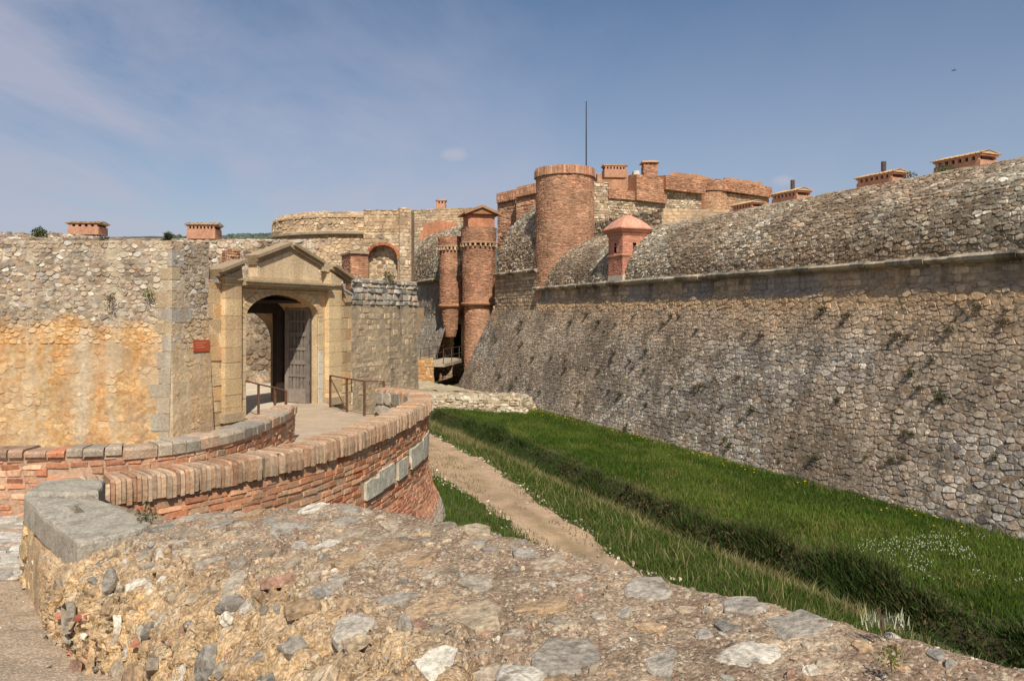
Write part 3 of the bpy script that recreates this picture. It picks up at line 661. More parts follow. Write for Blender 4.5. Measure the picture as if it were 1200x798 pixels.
# ================================================================== FAR BASTION (left of centre)
fbn = thing('round_bastion', 'massive round stone bastion with a projecting band behind the gate', 'bastion', (*XY(400, 56), -5))
cxb, cyb = XY(420, 58.5); rb = 6.3
arc = [(cxb+rb*math.cos(math.radians(a)), cyb+rb*math.sin(math.radians(a))) for a in np.linspace(130, 318, 30)]
BST = pal([c255(200, 176, 142), c255(188, 164, 132), c255(210, 190, 158), c255(176, 154, 126)], None, .05, c255(206, 162, 116), .4, .3)
zt, zb_ = zz(249, 53), zz(274, 52.5)
S = Sweep(arc, [(.35, -5.2), (0, zb_), ]); mb = MB(); S.back(mb, c255(178, 152, 120), du=.6, dv=.6); voro(mb, S, BST, .36, .26, relief=.04, seed=61, v0=4.5); mb.build('drum', M_farstone, fbn)
S = Sweep(arc, [(0, zb_-.15), (.28, zb_-.05), (.3, zb_+.1), (.02, zb_+.2)]); mb = MB(); S.back(mb, c255(176, 158, 130), du=.5, dv=.1, bump=.05); mb.build('band', M_farstone, fbn)
S = Sweep(arc, [(0, zb_+.15), (-.1, zt-.3), (-.5, zt), (-2.5, zt-.4)]); mb = MB(); S.back(mb, c255(178, 156, 126), du=.5, dv=.4, bump=.25)
voro(mb, S, BST, .34, .25, relief=.06, seed=62, v1=1.9); mb.add([(x, y, zt-.45) for x, y in arc], np.arange(len(arc)), c255(168, 146, 116)); mb.build('parapet', M_farstone, fbn)
# arch niche wall px 428..480
nw = thing('arched_recess_wall', 'stone wall with a brick arched recess lit inside, right of the gate pediment', 'wall', (*XY(455, 50), -5))
a0, a1 = np.array(XY(426, 50.)), np.array(XY(482, 50.)); L_ = a1[0]-a0[0]; mb = MB()
ac = (448.5-600)/F*50; ah = 17.5/F*50; zsp, zcr = zz(302, 50), zz(287, 50)
# front face polygon grid with arched hole
ztop = zz(246, 50); th_ = np.linspace(0, math.pi, 15)
archp = [(ac+ah*math.cos(t), zsp+(zcr-zsp)*math.sin(t)) for t in th_]      # right -> left
polyR = [(a1[0], -5.2), (a1[0], ztop), (ac, ztop)]+[p for p in archp[:8]][::-1]+[(ac+ah, -5.2)]
polyL = [(ac, ztop), (a0[0], ztop), (a0[0], -5.2), (ac-ah, -5.2)]+[p for p in archp[7:]][::-1]
for pl in (polyR, polyL): mb.prism([(x, 50., z) for x, z in pl], (0, 1, 0), 1.6, c255(184, 158, 124))
S = Sweep([a0, a1], [(0, -5.2), (0, ztop)])
stones(mb, S, BST, .22, .32, relief=.04, jit=.2, seed=63, wav=.1, v0=4.5, keep=lambda u, v, w, h, P: ~((np.abs(P[:, 0]-ac) < ah+.12) & (P[:, 2] < zsp+.1+(zcr-zsp+.1)*np.sqrt(np.clip(1-((P[:, 0]-ac)/(ah+.12))**2, 0, 1)))))
mb.build('wall', M_farstone, nw)
mb = MB(); k = 17
for i in range(k):
    t = math.pi*(i+.5)/k; c_ = (ac+(ah+.08)*math.cos(t), 50.3, zsp+(zcr-zsp+.08)*math.sin(t))
    mb.box(c_, (.2, .74, .19), np.array(c255(196, 122, 84))*random.uniform(.88, 1.1), jit=.02)
mb.build('brick_arch', M_farbrick, nw)
mb = MB(); S = Sweep([(ac-ah-.3, 50.62), (ac+ah+.3, 50.62)], [(0, -5.2), (0, zcr+.3)]); S.back(mb, c255(196, 170, 130)); stones(mb, S, WRUB, .24, .32, relief=.05, jit=.2, seed=64, v0=4.5); mb.build('recess_back', M_farstone, nw)
mb = MB(); S = Sweep([XY(468, 49.7), XY(481, 49.9)], [(0, -5.2), (0, zz(244, 49.8)), (-2.5, zz(244, 49.8))]); S.back(mb, c255(176, 150, 120)); stones(mb, S, BST, .24, .34, relief=.04, jit=.2, seed=65, v1=13); S.caps(mb, c255(176, 150, 120)); mb.build('buttress', M_farstone, nw)
# upper far rampart px 478-560
wseg([XY(478, 70), XY(566, 74)], 2, [zz(246, 70), zz(243, 74)], BST, .28, .38, M_farstone, 'far_rampart', None, 66, th=3)
o = bpy.data.objects['far_rampart']; tag(o, 'high pale rubble rampart seen above the far curtain wall', 'wall')
mb = MB(); x, y = XY(507, 71); mb.prism([W(492, 284, 70.4), W(536, 278, 70.4), W(536, 262, 70.4), W(513, 259, 70.4), W(497, 263, 70.4)], (0, -1, 0), .25, c255(196, 132, 96)); tag(mb.build('brick_patch', M_farbrick), 'flat brick infill in the far rampart above the domed parapet', 'brickwork')
# brick box
bb = thing('brick_box', 'small flat-topped brick guard box behind the gate wall', 'brick box', (*XY(415, 42), -3))
mb = MB(); q0, q1, q2 = XY(400.5, 43.4), XY(411, 41.5), XY(431, 42.)
S = Sweep([q0, q1, q2, (q2[0]-.4, q2[1]+1.6)], [(0, -3), (0, zz(298, 42))]); S.back(mb, c255(184, 132, 98)); stones(mb, S, FBRK, .1, .28, relief=.015, n=4, jit=.05, seed=67, v0=3); mb.build('wall', M_farbrick, bb)
mb = MB(); zt_ = zz(298, 42); P4 = [q0, q1, q2, (q2[0]-.4, q2[1]+1.8), (q0[0]+.2, q0[1]+.8)]
cc = np.mean(P4, 0); mb.prism([(*(cc+(np.array(p)-cc)*1.1), zt_) for p in P4], (0, 0, 1), .12, c255(176, 150, 122)); mb.build('slab_roof', M_farstone, bb)

# ================================================================== RAVELIN + GATE
G0 = np.array([-7.6, 21.5]); GD = np.array([.416, .909]); GN = np.array([.909, -.416])
def G(a, o, z): q = G0+GD*a+GN*o; return (q[0], q[1], z)
rv = thing('ravelin_wall', 'broad ochre rendered rampart with coarse rubble top left of the gate', 'wall', (-14, 19.5, -5.2))
CRN = tuple((G0+GD*-2.35)[:2])
rp = [(-30, 19.2), (CRN[0], CRN[1]-.0), tuple(G0+GD*-1.15)]
S = Sweep(rp, [(.35, -5.4), (0, -.35), (0, 1.85)])
def rvc(u, v, P, R=None):
    x, z = P[:, 0], P[:, 2]; up = sm(z+1.0*(fbm(x*.8, z*.5, 0, 3)-.5), -.45, -.12)[:, None]
    a = OCH(u, v, P, R); b = LRUB(u, v, P, R)
    st = sm(fbm(x*3.0, z*.08, 0, 8), .5, .62)[:, None]*.5; a = a*(1-st)+np.array(c255(206, 186, 156))*st
    ws = np.exp(-((x+10.75)/.22)**2)[:, None]*.7*(z < -.3)[:, None]; a = a*(1-ws)+np.array(c255(216, 200, 176))*ws
    rd = sm(fbm(x*3.2, z*.25, 0, 21), .55, .68)[:, None]*.3; a = a*(1-rd)+np.array(c255(206, 138, 84))*rd
    gr = (sm(x, -9.0, -8.6)[:, None])*.55; a = a*(1-gr)+np.array(c255(196, 168, 128))*gr
    return a*(1-up)+b*up
mb = MB(); S.back(mb, lambda u, v, P: rvc(u, v, P)*.93, du=.12, dv=.1, bump=.03)
vb = S.vl[1]
voro(mb, S, rvc, .24, .15, relief=.009, gap=.01, K=7, seed=70, v1=vb-.4, u0=12, drop=.62)
voro(mb, S, rvc, .165, .1, relief=.018, gap=.012, jit=.42, K=8, inset=.92, seed=71, v0=vb-.4, drop=.06, u0=12)
mb.build('rampart_face', M_render, rv)
mb = MB(); Qc = np.array(CRN)                               # quoins
R = np.random.RandomState(9); z = -4.6; k = 0
while z < 1.25:
    h = R.uniform(.28, .45); w1 = .42 if k % 2 else .3; w2 = .3 if k % 2 else .5
    cc_ = np.array([c255(184, 172, 150), c255(174, 165, 150), c255(200, 184, 156), c255(190, 168, 134)][R.randint(4)])
    off = np.interp(z, [-5.4, -.35, 2], [.35, 0, 0])
    a_ = Qc+np.array([-w1*R.uniform(.7, 1.2), -.018-off]); b_ = Qc+np.array([.012, -.018-off]); c_ = Qc+GD*w2*R.uniform(.7, 1.2)+GN*.018
    d_ = Qc+GD*w2-GN*.2; e_ = Qc+np.array([-w1, .3])
    P_ = [(*p, z+.01) for p in (a_, b_, c_, d_, e_)]; mb.prism(P_, (0, 0, 1), h-.02, cc_); z += h; k += 1
mb.build('quoins', M_ashlar, rv)
# rampart top: sloping rubble terreplein with stones
def topz(X, Y): return 1.85+sm(Y, 19.5, 26)*.75+(fbm(X*.9, Y*.9, 0, 15)-.5)*.25
S = Sweep([(-30, 19.25), (-8.75, 19.6), (-10.2, 26)], [(0, 1.84), (-1.2, 1.95), (-4.8, 2.5), (-5, -3)])
mb = MB(); S.back(mb, pal([c255(170, 150, 122), c255(158, 138, 112)], None, .05), du=.25, dv=.25, bump=.25)
voro(mb, S, LRUB, .26, .2, relief=.07, seed=72, u0=8, v1=S.V-5.6, drop=.3)
mb.build('rampart_top', M_para, rv)
# courtyard: back rampart
cb = thing('courtyard_wall', 'sunlit rubble wall of the courtyard seen through the gate arch and over the rampart', 'wall', (-12, 37, -2.9))
S = Sweep([(-30, 36), (-15, 37), (-10.2, 37.4)], [(0, -3), (0, 3.1), (-.5, 3.4), (-4, 3.9), (-4.2, -3)]); mb = MB()
S.back(mb, c255(178, 154, 124), du=.5, dv=.4, bump=.15); stones(mb, S, pal([c255(204, 184, 154), c255(192, 168, 136), c255(214, 198, 170), c255(180, 156, 126)], None, .05), .24, .34, relief=.05, joint=.03, jit=.2, seed=73, u0=8, v1=10.2, wav=.1, drop=.02)
S.caps(mb, c255(170, 150, 122)); mb.build('wall_face', M_farstone, cb)
vent((*XY(103, 33), zz(276, 33)), 1.3, .8, .5, .03, 'vent house with five small dark openings on the left rampart, leftmost of the rampart pair', 5)
vent((*XY(239.5, 33), zz(281, 33)), 1.2, .8, .62, .03, 'vent house with eaves of small teeth on the rampart just left of the gate', 8)
mb = MB(); S = Sweep([(-30, 31), (-8, 32)], [(0, -3), (0, 3.0), (-3, 3.35)]); S.back(mb, c255(188, 164, 134), du=.4, dv=.4, bump=.1); voro(mb, S, LRUB, .3, .22, relief=.04, seed=76, u0=8, drop=.04)
o = mb.build('inner_rampart', M_para); tag(o, 'low broken rubble rampart carrying the two vent houses behind the ochre wall', 'wall'); 

gt = thing('stone_gate', 'sandstone gateway with elliptical arch, open passage and broken pediment', 'gate', G(1.7, -.9, -2.87))
ac_, ahw, zs, rise = 1.76, 1.59, -.1, .69
def arch(a): return zs+rise*math.sqrt(max(0, 1-((a-ac_)/ahw)**2))
TH = 1.85; ZT = .84
th_ = np.linspace(0, math.pi, 25)
AP = [(ac_+ahw*math.cos(t), zs+rise*math.sin(t)) for t in th_]   # right->left
AL, AR = -1.2, 5.1
pR = [(AR, -5.2), (AR, ZT), (ac_, ZT)]+AP[:13][::-1]+[(ac_+ahw, -5.2)]
pL = [(ac_, ZT), (AL, ZT), (AL, -5.2), (ac_-ahw, -5.2)]+AP[12:][::-1]
mb = MB()
for pl in (pR, pL): mb.prism([G(a, 0, z) for a, z in pl], (-GN[0], -GN[1], 0), TH, c255(208, 180, 138))
S = Sweep([G(AL, 0, 0)[:2], G(AR, 0, 0)[:2]], [(0, -5.2), (0, ZT)])
def outside(u, v, w, h, P):
    a = u+AL; z = v-5.2
    return ~((np.abs(a-ac_) < ahw+.16+w/2) & (z-h/2 < zs+.12+(rise+.1)*np.sqrt(np.clip(1-((a-ac_)/(ahw+.3))**2, 0, 1))))
stones(mb, S, ASH, .36, .55, relief=.02, joint=.016, jit=.05, n=4, inset=.96, seed=80, keep=outside, wv=(.6, 1.4), hv=(.8, 1.2))
mb.build('wall', M_ashlar, gt)
mb = MB(); k = 21                                            # voussoirs
for i in range(k):
    t0, t1 = math.pi*i/k+.008, math.pi*(i+1)/k-.008; r0, r1 = 0, .2
    f = lambda t, r: (ac_+(ahw+r)*math.cos(t), zs+(rise+r)*math.sin(t))
    pp = [f(t0, -.0), f(t1, -.0), f(t1, .22), f(t0, .22)]
    mb.prism([G(a, -.02, z) for a, z in pp], (GN[0], GN[1], 0), .065, np.array(c255(216, 186, 140))*random.uniform(.94, 1.04))
for a_ in (ac_-ahw, ac_+ahw):
    z = -2.87; sg = -1 if a_ < ac_ else 1
    while z < zs-.02:
        h = min(random.uniform(.35, .5), zs-z); p0, p1 = sorted((a_, a_+sg*.22)); cc_ = np.array(c255(216, 190, 146))*random.uniform(.93, 1.05)
        if sg > 0 and z < -1.2: cc_ = np.array(c255(214, 202, 178))
        mb.prism([G(p0, -.02, z), G(p1, -.02, z), G(p1, -.02, z+h-.012), G(p0, -.02, z+h-.012)], (GN[0], GN[1], 0), .06, cc_); z += h
mb.build('archway', M_ashlar, gt)
mb = MB(); bz, br_, bw = -.95, 1.12, ahw-.04                 # lower inner arch at the back of the passage
AQ = [(ac_+bw*math.cos(t), bz+br_*math.sin(t)) for t in th_]
for pl in ([(ac_+ahw+.06, -2.86), (ac_+ahw+.06, .7), (ac_, .7)]+AQ[:13][::-1]+[(ac_+bw, -2.86)], [(ac_, .7), (ac_-ahw-.06, .7), (ac_-ahw-.06, -2.86), (ac_-bw, -2.86)]+AQ[12:][::-1]):
    mb.prism([G(a, -1.5, z) for a, z in pl], (-GN[0], -GN[1], 0), .4, c255(186, 160, 124))
mb.build('inner_arch', M_ashlar, gt)
mb = MB()                                                    # dark boards and post added under the vault to stand in for its shade
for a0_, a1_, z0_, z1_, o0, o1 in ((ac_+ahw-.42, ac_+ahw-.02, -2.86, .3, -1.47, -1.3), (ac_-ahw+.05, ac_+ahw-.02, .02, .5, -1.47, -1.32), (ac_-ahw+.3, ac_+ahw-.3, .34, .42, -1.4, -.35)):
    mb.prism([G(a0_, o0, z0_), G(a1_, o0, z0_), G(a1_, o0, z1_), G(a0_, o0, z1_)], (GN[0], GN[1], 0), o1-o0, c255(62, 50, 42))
mb.build('passage_shade_boards', M_wood, gt)
mb = MB(); S = Sweep([G(-.02, -.5, 0)[:2], G(.5, -.5, 0)[:2], G(.5, -1.2, 0)[:2]], [(0, .8), (0, 1.85)]); S.back(mb, c255(150, 110, 84)); stones(mb, S, BRK, .08, .26, relief=.02, n=4, jit=.08, seed=84); mb.build('brick_core', M_brick, gt)
def pilaster(a0, a1, z0, z1, out, seed):
    R = np.random.RandomState(seed); mb = MB(); z = z0
    while z < z1-.02:
        h = min(R.uniform(.32, .5), z1-z); mb.prism([G(a0, -.02, z), G(a1, -.02, z), G(a1, -.02, z+h-.008), G(a0, -.02, z+h-.008)], (GN[0], GN[1], 0), out+.02+R.uniform(-.006, .006), np.array([c255(220, 190, 142), c255(212, 180, 136), c255(226, 196, 148)][R.randint(3)])*R.uniform(.95, 1.03)); z += h
    for zc, o, h in ((z1, .05, .07), (z1+.07, .1, .07), (z1+.14, .03, .1)):
        mb.prism([G(a0-o, -.02, zc), G(a1+o, -.02, zc), G(a1+o, -.02, zc+h), G(a0-o, -.02, zc+h)], (GN[0], GN[1], 0), out+o, c255(200, 176, 138))
    for zc, o, h in ((z0, .08, .25),): mb.prism([G(a0-o, -.02, zc), G(a1+o, -.02, zc), G(a1+o, -.02, zc+h), G(a0-o, -.02, zc+h)], (GN[0], GN[1], 0), out+o, c255(186, 164, 130))
    return mb.build('pilaster', M_ashlar, gt)
pilaster(-.72, -.12, -2.95, .86, .16, 1); pilaster(3.72, 4.38, -2.95, .86, .16, 2)
mb = MB()                                                    # entablature
for z, h, o in ((.62, .1, .08), (.74, .06, .14), (.80, .1, .3), (.90, .06, .36)):
    mb.prism([G(-.12, -.3, z), G(3.74, -.3, z), G(3.74, -.3, z+h-.003), G(-.12, -.3, z+h-.003)], (GN[0], GN[1], 0), .3+o, c255(186, 166, 132))
mb.build('entablature', M_ashlar, gt)
mb = MB(); pts = [(.62, .96), (3.3, .96), (3.3, 1.5), (1.98, 1.97), (.62, 1.5)]
mb.prism([G(a, -.3, z) for a, z in pts], (GN[0], GN[1], 0), .35, c255(222, 196, 156)); mb.prism([G(a, -.22, z) for a, z in ((.4, .958), (3.42, .958), (3.42, 1.06), (.4, 1.06))], (GN[0], GN[1], 0), .34, c255(198, 176, 140))
mb.build('tympanum', M_ashlar, gt)
def rake(mb, a0, z0, a1, z1, out, back, steps=((0, .09, .12), (.09, .1, .24), (.19, .09, .36))):
    d = np.array([a1-a0, z1-z0]); d = d/np.linalg.norm(d); n2 = np.array([-d[1], d[0]]); n2 = n2 if n2[1] > 0 else -n2
    for s0, h, o in steps:
        p = [np.array([a0, z0])+n2*s0, np.array([a1, z1])+n2*s0, np.array([a1, z1])+n2*(s0+h-.002), np.array([a0, z0])+n2*(s0+h-.002)]
        mb.prism([G(q[0], -back, q[1]) for q in p], (GN[0], GN[1], 0), back+out*o/.36, np.array(c255(166, 146, 116))*random.uniform(.94, 1.04))
mb = MB(); rake(mb, .56, 1.42, 1.99, 1.9, .2, .3); rake(mb, 1.97, 1.9, 3.45, 1.42, .2, .3); mb.build('gable_cornice', M_ashlar, gt)
mb = MB(); mb.prism([G(a, -.2, z) for a, z in ((-.8, .98), (-.14, .98), (-.14, 1.24), (-.8, 1.0))], (GN[0], GN[1], 0), .4, c255(198, 174, 138)); rake(mb, -1.02, .93, -.08, 1.26, .42, .2); mb.build('side_pediment', M_ashlar, gt)
mb = MB(); mb.prism([G(a, -.2, z) for a, z in ((3.78, .98), (4.4, .98), (4.4, 1.12), (3.78, 1.34))], (GN[0], GN[1], 0), .4, c255(198, 174, 138)); rake(mb, 3.74, 1.36, 4.75, .97, .36, .2); mb.build('side_pediment', M_ashlar, gt)
# door leaf standing open against the right jamb
dr0 = np.array(G(ac_+ahw-.06, -.2, 0)[:2]); dq = -GN
def DL(q, o, z): p = dr0+dq*q-GD*o; return (p[0], p[1], z)
WD = .98; mb = MB(); dc = c255(134, 122, 110)
def dbar(q0, q1, z0, z1, o0, o1, col=dc): mb.prism([DL(q0, o0, z0), DL(q1, o0, z0), DL(q1, o0, z1), DL(q0, o0, z1)], (-GD[0], -GD[1], 0), o1-o0, np.array(col)*random.uniform(.9, 1.1))
rows = [-2.82, -2.32, -1.95, -1.72, -1.3, -.98, -.75, -.35, -.1, .2]
for z0, z1 in ((-2.84, -2.4), (-1.62, -1.48), (-.72, -.58), (.1, .25), (-2.02, -1.94), (-1.16, -1.08), (-.28, -.2)): dbar(0, WD, z0, z1, .03, .11)
for k in range(7):
    q = k*(WD-.12)/6; dbar(q, q+.12 if k in (0, 6) else q+.1, -2.84, .25, .0 if k % 2 else .0, .09)
dbar(.0, .14, -2.86, .3, .01, .13); dbar(WD-.14, WD, -2.86, .3, .01, .13)
o = mb.build('door', M_wood, gt, 'grey timber lattice door standing open')
for z in (-2.2, -.9):
    mb = MB(); mb.tube([DL(.02, .1, z-.06), DL(.02, .1, z+.06)], .03, c255(60, 56, 54), 8); mb.build('hinge', M_iron, o)
# right wing of gate
S = Sweep([G(5.08, .02, 0)[:2], G(9.3, .02, 0)[:2], G(9.3, -3., 0)[:2]], [(.1, -5.3), (0, .3), (0, 1.22), (-1.4, 1.25)])
gw = thing('gate_flank_wall', 'weathered wall with grey block crest running right from the gate', 'wall', G(7, 0, -5.2)); mb = MB()
def gwc(u, v, P, R=None):
    up = sm(P[:, 2], .25, .38)[:, None]; a = pal([c255(196, 172, 136), c255(184, 160, 128), c255(176, 156, 128)], None, .04)(u, v, P, R); return a*(1-up)+GRY(u, v, P, R)*up
S.back(mb, lambda u, v, P: gwc(u, v, P)*.93, du=.15, dv=.12, bump=.03); v1_ = S.vl[1]
stones(mb, S, gwc, .17, .26, relief=.012, jit=.25, seed=81, v1=v1_, drop=.5); stones(mb, S, gwc, .2, .3, relief=.05, joint=.03, jit=.15, seed=82, v0=v1_, v1=S.vl[2]); voro(mb, S, gwc, .4, .3, relief=.05, seed=83, v0=S.vl[2]+.02)
mb.build('wall_face', M_grey, gw)
# sign on the wall left of the gate
mb = MB(); q = Qc+GD*.62; 
def GP(a, z, o): return G(a, o, z)
mb.prism([G(-1.72, .05, -.98), G(-1.2, .05, -.98), G(-1.2, .05, -.68), G(-1.72, .05, -.68)], (GN[0], GN[1], 0), .03, c255(178, 84, 54))
sg = thing('wall_sign', 'small orange-red information plaque on the wall left of the gate', 'sign', G(-1.46, .05, -.98))
mb.build('panel', M_sign, sg)
mb = MB()
for k, (a, b) in enumerate(((-1.66, -1.3), (-1.66, -1.42), (-1.66, -1.36))): mb.prism([G(a, .081, -.76-k*.06), G(b, .081, -.76-k*.06), G(b, .081, -.745-k*.06), G(a, .081, -.745-k*.06)], (GN[0], GN[1], 0), .004, c255(226, 160, 130))
mb.build('text_lines', M_sign, sg)
mb = MB(); mb.tube([W(413, 345, 25.9), W(404, 340, 25.4), W(401, 331, 25.2)], .03, c255(214, 212, 206), 6)
tag(mb.build('conduit', M_white), 'bent white cable conduit beside the right half pediment', 'conduit')

# railings
def railing(pts, h, label, brace=None):
    t = thing('railing', label, 'railing', (pts[0][0], pts[0][1], pts[0][2]))
    for i, p in enumerate(pts):
        mb = MB(); mb.box((p[0], p[1], p[2]+h(i)/2-.02), (.055, .055, h(i)+.04), c255(104, 72, 52), rz=.6); mb.build('post', M_iron, t)
    for fr in ((1.0,)):
        mb = MB(); mb.tube([(p[0], p[1], p[2]+h(i)*fr) for i, p in enumerate(pts)], .022, c255(104, 72, 52), 6); mb.build('top_rail', M_iron, t)
    mb = MB(); mb.tube([(p[0], p[1], p[2]+.06) for p in pts], .012, c255(104, 72, 52), 5); mb.build('bottom_rail', M_iron, t)
    if brace:
        mb = MB(); mb.tube(brace, .02, c255(104, 72, 52), 5); mb.build('brace', M_iron, t)
R0 = [(-5.56, 23.5, -2.86), (-4.82, 22.4, -2.86), (-4.14, 21.55, -2.86), (-3.58, 21.45, -2.86)]
railing(R0, lambda i: .98, 'rusty iron railing at the right edge of the causeway before the gate', [(-5.54, 23.45, -1.95), (-4.84, 22.42, -2.8)])
R1 = [(-7.55, 21.7, -3.15), (-6.8, 20.6, -2.86), (-6.05, 19.6, -2.86), (-5.55, 18.85, -2.86)]
railing(R1, lambda i: 1.27 if i == 0 else .98, 'rusty iron railing along the left edge of the causeway in front of the arch')

# ================================================================== OUTER BRICK PARAPET
def smooth(pts, k=8):
    P = [np.array(p, float) for p in pts]; P = [2*P[0]-P[1]]+P+[2*P[-1]-P[-2]]; out = []
    for i in range(1, len(P)-2):
        for t in np.arange(k)/k:
            a, b, c, d = P[i-1:i+3]; out.append(.5*((2*b)+(-a+c)*t+(2*a-5*b+4*c-d)*t*t+(-a+3*b-3*c+d)*t**3))
    out.append(P[-2]); return [tuple(p) for p in out]
op = smooth([(-5.25, 9.3), (-4.7, 9.75), (-3.72, 10.95), (-2.9, 12.7), (-2.44, 14.6), (-2.14, 16.7), (-2.05, 18.5), (-2.35, 20.3), (-3.45, 21.5)], 6)
ob = thing('brick_parapet', 'curved brick parapet wall with upright brick coping sweeping along the causeway', 'parapet', (-2.3, 15, -5.2))
fo = Sweep(op, [(.6, -5.3), (.12, -4.3), (0, -3.7), (0, -2.37)]); mb = MB()
fo.back(mb, c255(190, 154, 122), du=.25, dv=.2, off=-.006, bump=.012)
def uat(px): 
    u = np.linspace(0, fo.L*.8, 400); P = fo(u, np.full(400, fo.V)); return float(np.interp(px, 600+P[:, 0]/P[:, 1]*F, u))
blocks = [(427, 446, -3.32, -3.0), (442, 460, -3.3, -2.92), (465, 476, -3.33, -2.97), (480, 494, -3.3, -2.9), (494.5, 501, -3.35, -2.85)]
bl = [(uat(a), uat(b), c, d) for a, b, c, d in blocks]
def nob(u, v, w, h, P):
    m = np.ones(len(u), bool)
    for a, b, c, d in bl: m &= ~((u+w*.4 > a) & (u-w*.4 < b) & (P[:, 2] > c-.02) & (P[:, 2] < d+.02))
    return m
def opc(u, v, P, R=None):
    c = BRK(u, v, P, R); rl = (1-sm(P[:, 2], -4.0, -3.2))[:, None]*.35; c = c*(1-rl)+np.array(c255(204, 136, 108))*rl
    bs = (1-sm(P[:, 2], -4.75, -4.45))[:, None]; return c*(1-bs)+np.array(c255(170, 160, 144))*bs
stones(mb, fo, opc, .085, .31, relief=.017, joint=.018, jit=.07, n=4, seed=90, keep=nob, wav=.14, inset=.93, sink=.03, hv=(.85, 1.2), wv=(.7, 1.25), drop=.015)
mb.build('brick_face', M_brick, ob)
mb = MB(); R = np.random.RandomState(6)
for a, b, c, d in bl:
    us = np.linspace(a, b, 4); vb_ = fo.V-(-2.37-c); vt_ = fo.V-(-2.37-d)
    for lo_u, hi_u in ((us[0], us[-1]),):
        P0 = fo(us, np.full(4, vb_), .05+R.uniform(-.01, .01)); P1 = fo(us, np.full(4, vt_)+R.uniform(-.03, .03, 4), .045); Q0 = fo(us, np.full(4, vb_), -.05); Q1 = fo(us, np.full(4, vt_), -.05)
        mb.grid(np.stack([Q0, P0, P1, Q1], 1), c255(206, 198, 176)); 
        for e in (0, -1): mb.add([Q0[e], P0[e], P1[e], Q1[e]], np.arange(4), c255(200, 192, 170))
mb.build('pale_stone_inserts', M_slab, ob)
cw_ = Sweep(op, [(.09, -2.37), (.09, -2.07), (.0, -2.04), (-.46, -2.04), (-.5, -2.1), (-.5, -3.1), (-.3, -3.1)])
core = Sweep(op, [(.02, -2.37), (.02, -2.09), (-.44, -2.09), (-.44, -3.2), (-.44, -5)]); mb = MB()
core.back(mb, c255(126, 104, 84), du=.25); core.caps(mb, c255(140, 112, 88)); 
R = np.random.RandomState(12); u = .06; CB = np.array([c255(198, 164, 130), c255(190, 152, 118), c255(204, 174, 142), c255(184, 142, 110), c255(190, 162, 132)])
while u < cw_.L-.02:
    w = R.uniform(.045, .074); e = min(cw_.L, u+w-.009); sag = R.uniform(-.022, .012)-(.04*R.rand() if R.rand() < .12 else 0); out = R.uniform(-.026, .02)-(.05*R.rand() if R.rand() < .08 else 0)
    if R.rand() < .03: u += w; continue
    us = np.array([u, e])+R.uniform(-.004, .004, 2)
    prof = [(0, 0, -.012), (.0, .0, out), (0, .37, out)]
    rows_ = []
    for (ofs, z) in ((-.02, -2.38), (.075+out, -2.36+R.uniform(-.025, .01)), (.085+out, -2.22), (.07+out, -2.075+sag), (.03, -2.045+sag), (-.2, -2.04+sag+R.uniform(-.008, .008)), (-.44, -2.045+sag), (-.47, -2.1+sag), (-.47, -2.4)):
        x = np.interp(us, cw_.ul, cw_.P[:, 0]); y = np.interp(us, cw_.ul, cw_.P[:, 1]); nx = np.interp(us, cw_.ul, cw_.N[:, 0]); ny = np.interp(us, cw_.ul, cw_.N[:, 1])
        rows_.append(np.stack([x+nx*ofs, y+ny*ofs, np.full(2, z)], 1))
    k = len(rows_); V = np.concatenate(rows_); c = CB[R.randint(5)]*R.uniform(.88, 1.08)
    q = np.array([(2*i, 2*i+1, 2*i+3, 2*i+2) for i in range(k-1)])
    mb.add(V, [q, np.arange(k)*2, (np.arange(k)*2+1)[::-1]], c); u += w
mb.build('coping', M_brick, ob)
mb = MB(); fi = Sweep([p for p in op[::-1]], [(.46, -3.1), (.46, -2.1)]); stones(mb, fi, GRY, .3, .5, relief=.04, joint=.02, jit=.08, seed=93); mb.build('inner_face', M_slab, ob)

# ================================================================== INNER PARAPET (left side of causeway)
ip = smooth([(-16, 11.2), (-9.5, 11.55), (-7.8, 11.65), (-6.3, 11.8), (-5.45, 12.35), (-4.98, 13.4), (-4.8, 14.8), (-4.82, 16.2), (-4.95, 17.5)], 5)
ib = thing('low_causeway_wall', 'low brick wall with worn grey stone capping left of the causeway', 'parapet', (-5, 13, -3.1))
fi = Sweep(ip, [(0, -3.2), (0, -2.2)]); mb = MB()
bk = Sweep(ip, [(0, -3.4), (0, -2.12), (-.42, -2.12), (-.42, -5.3)]); bk.back(mb, c255(182, 148, 120), du=.25, bump=.02); bk.caps(mb, c255(176, 140, 112))
IB = pal([c255(200, 148, 112), c255(186, 128, 94), c255(206, 164, 130), c255(196, 172, 142), c255(172, 112, 82)], [4, 3, 3, 2, 1.5], .06)
stones(mb, fi, IB, .095, .3, relief=.02, joint=.02, jit=.12, n=4, seed=94, wav=.1, drop=.12, u0=3, wv=(.6, 1.3)); mb.build('brick_face', M_brick, ib)
mb = MB(); R = np.random.RandomState(3); u = 3.
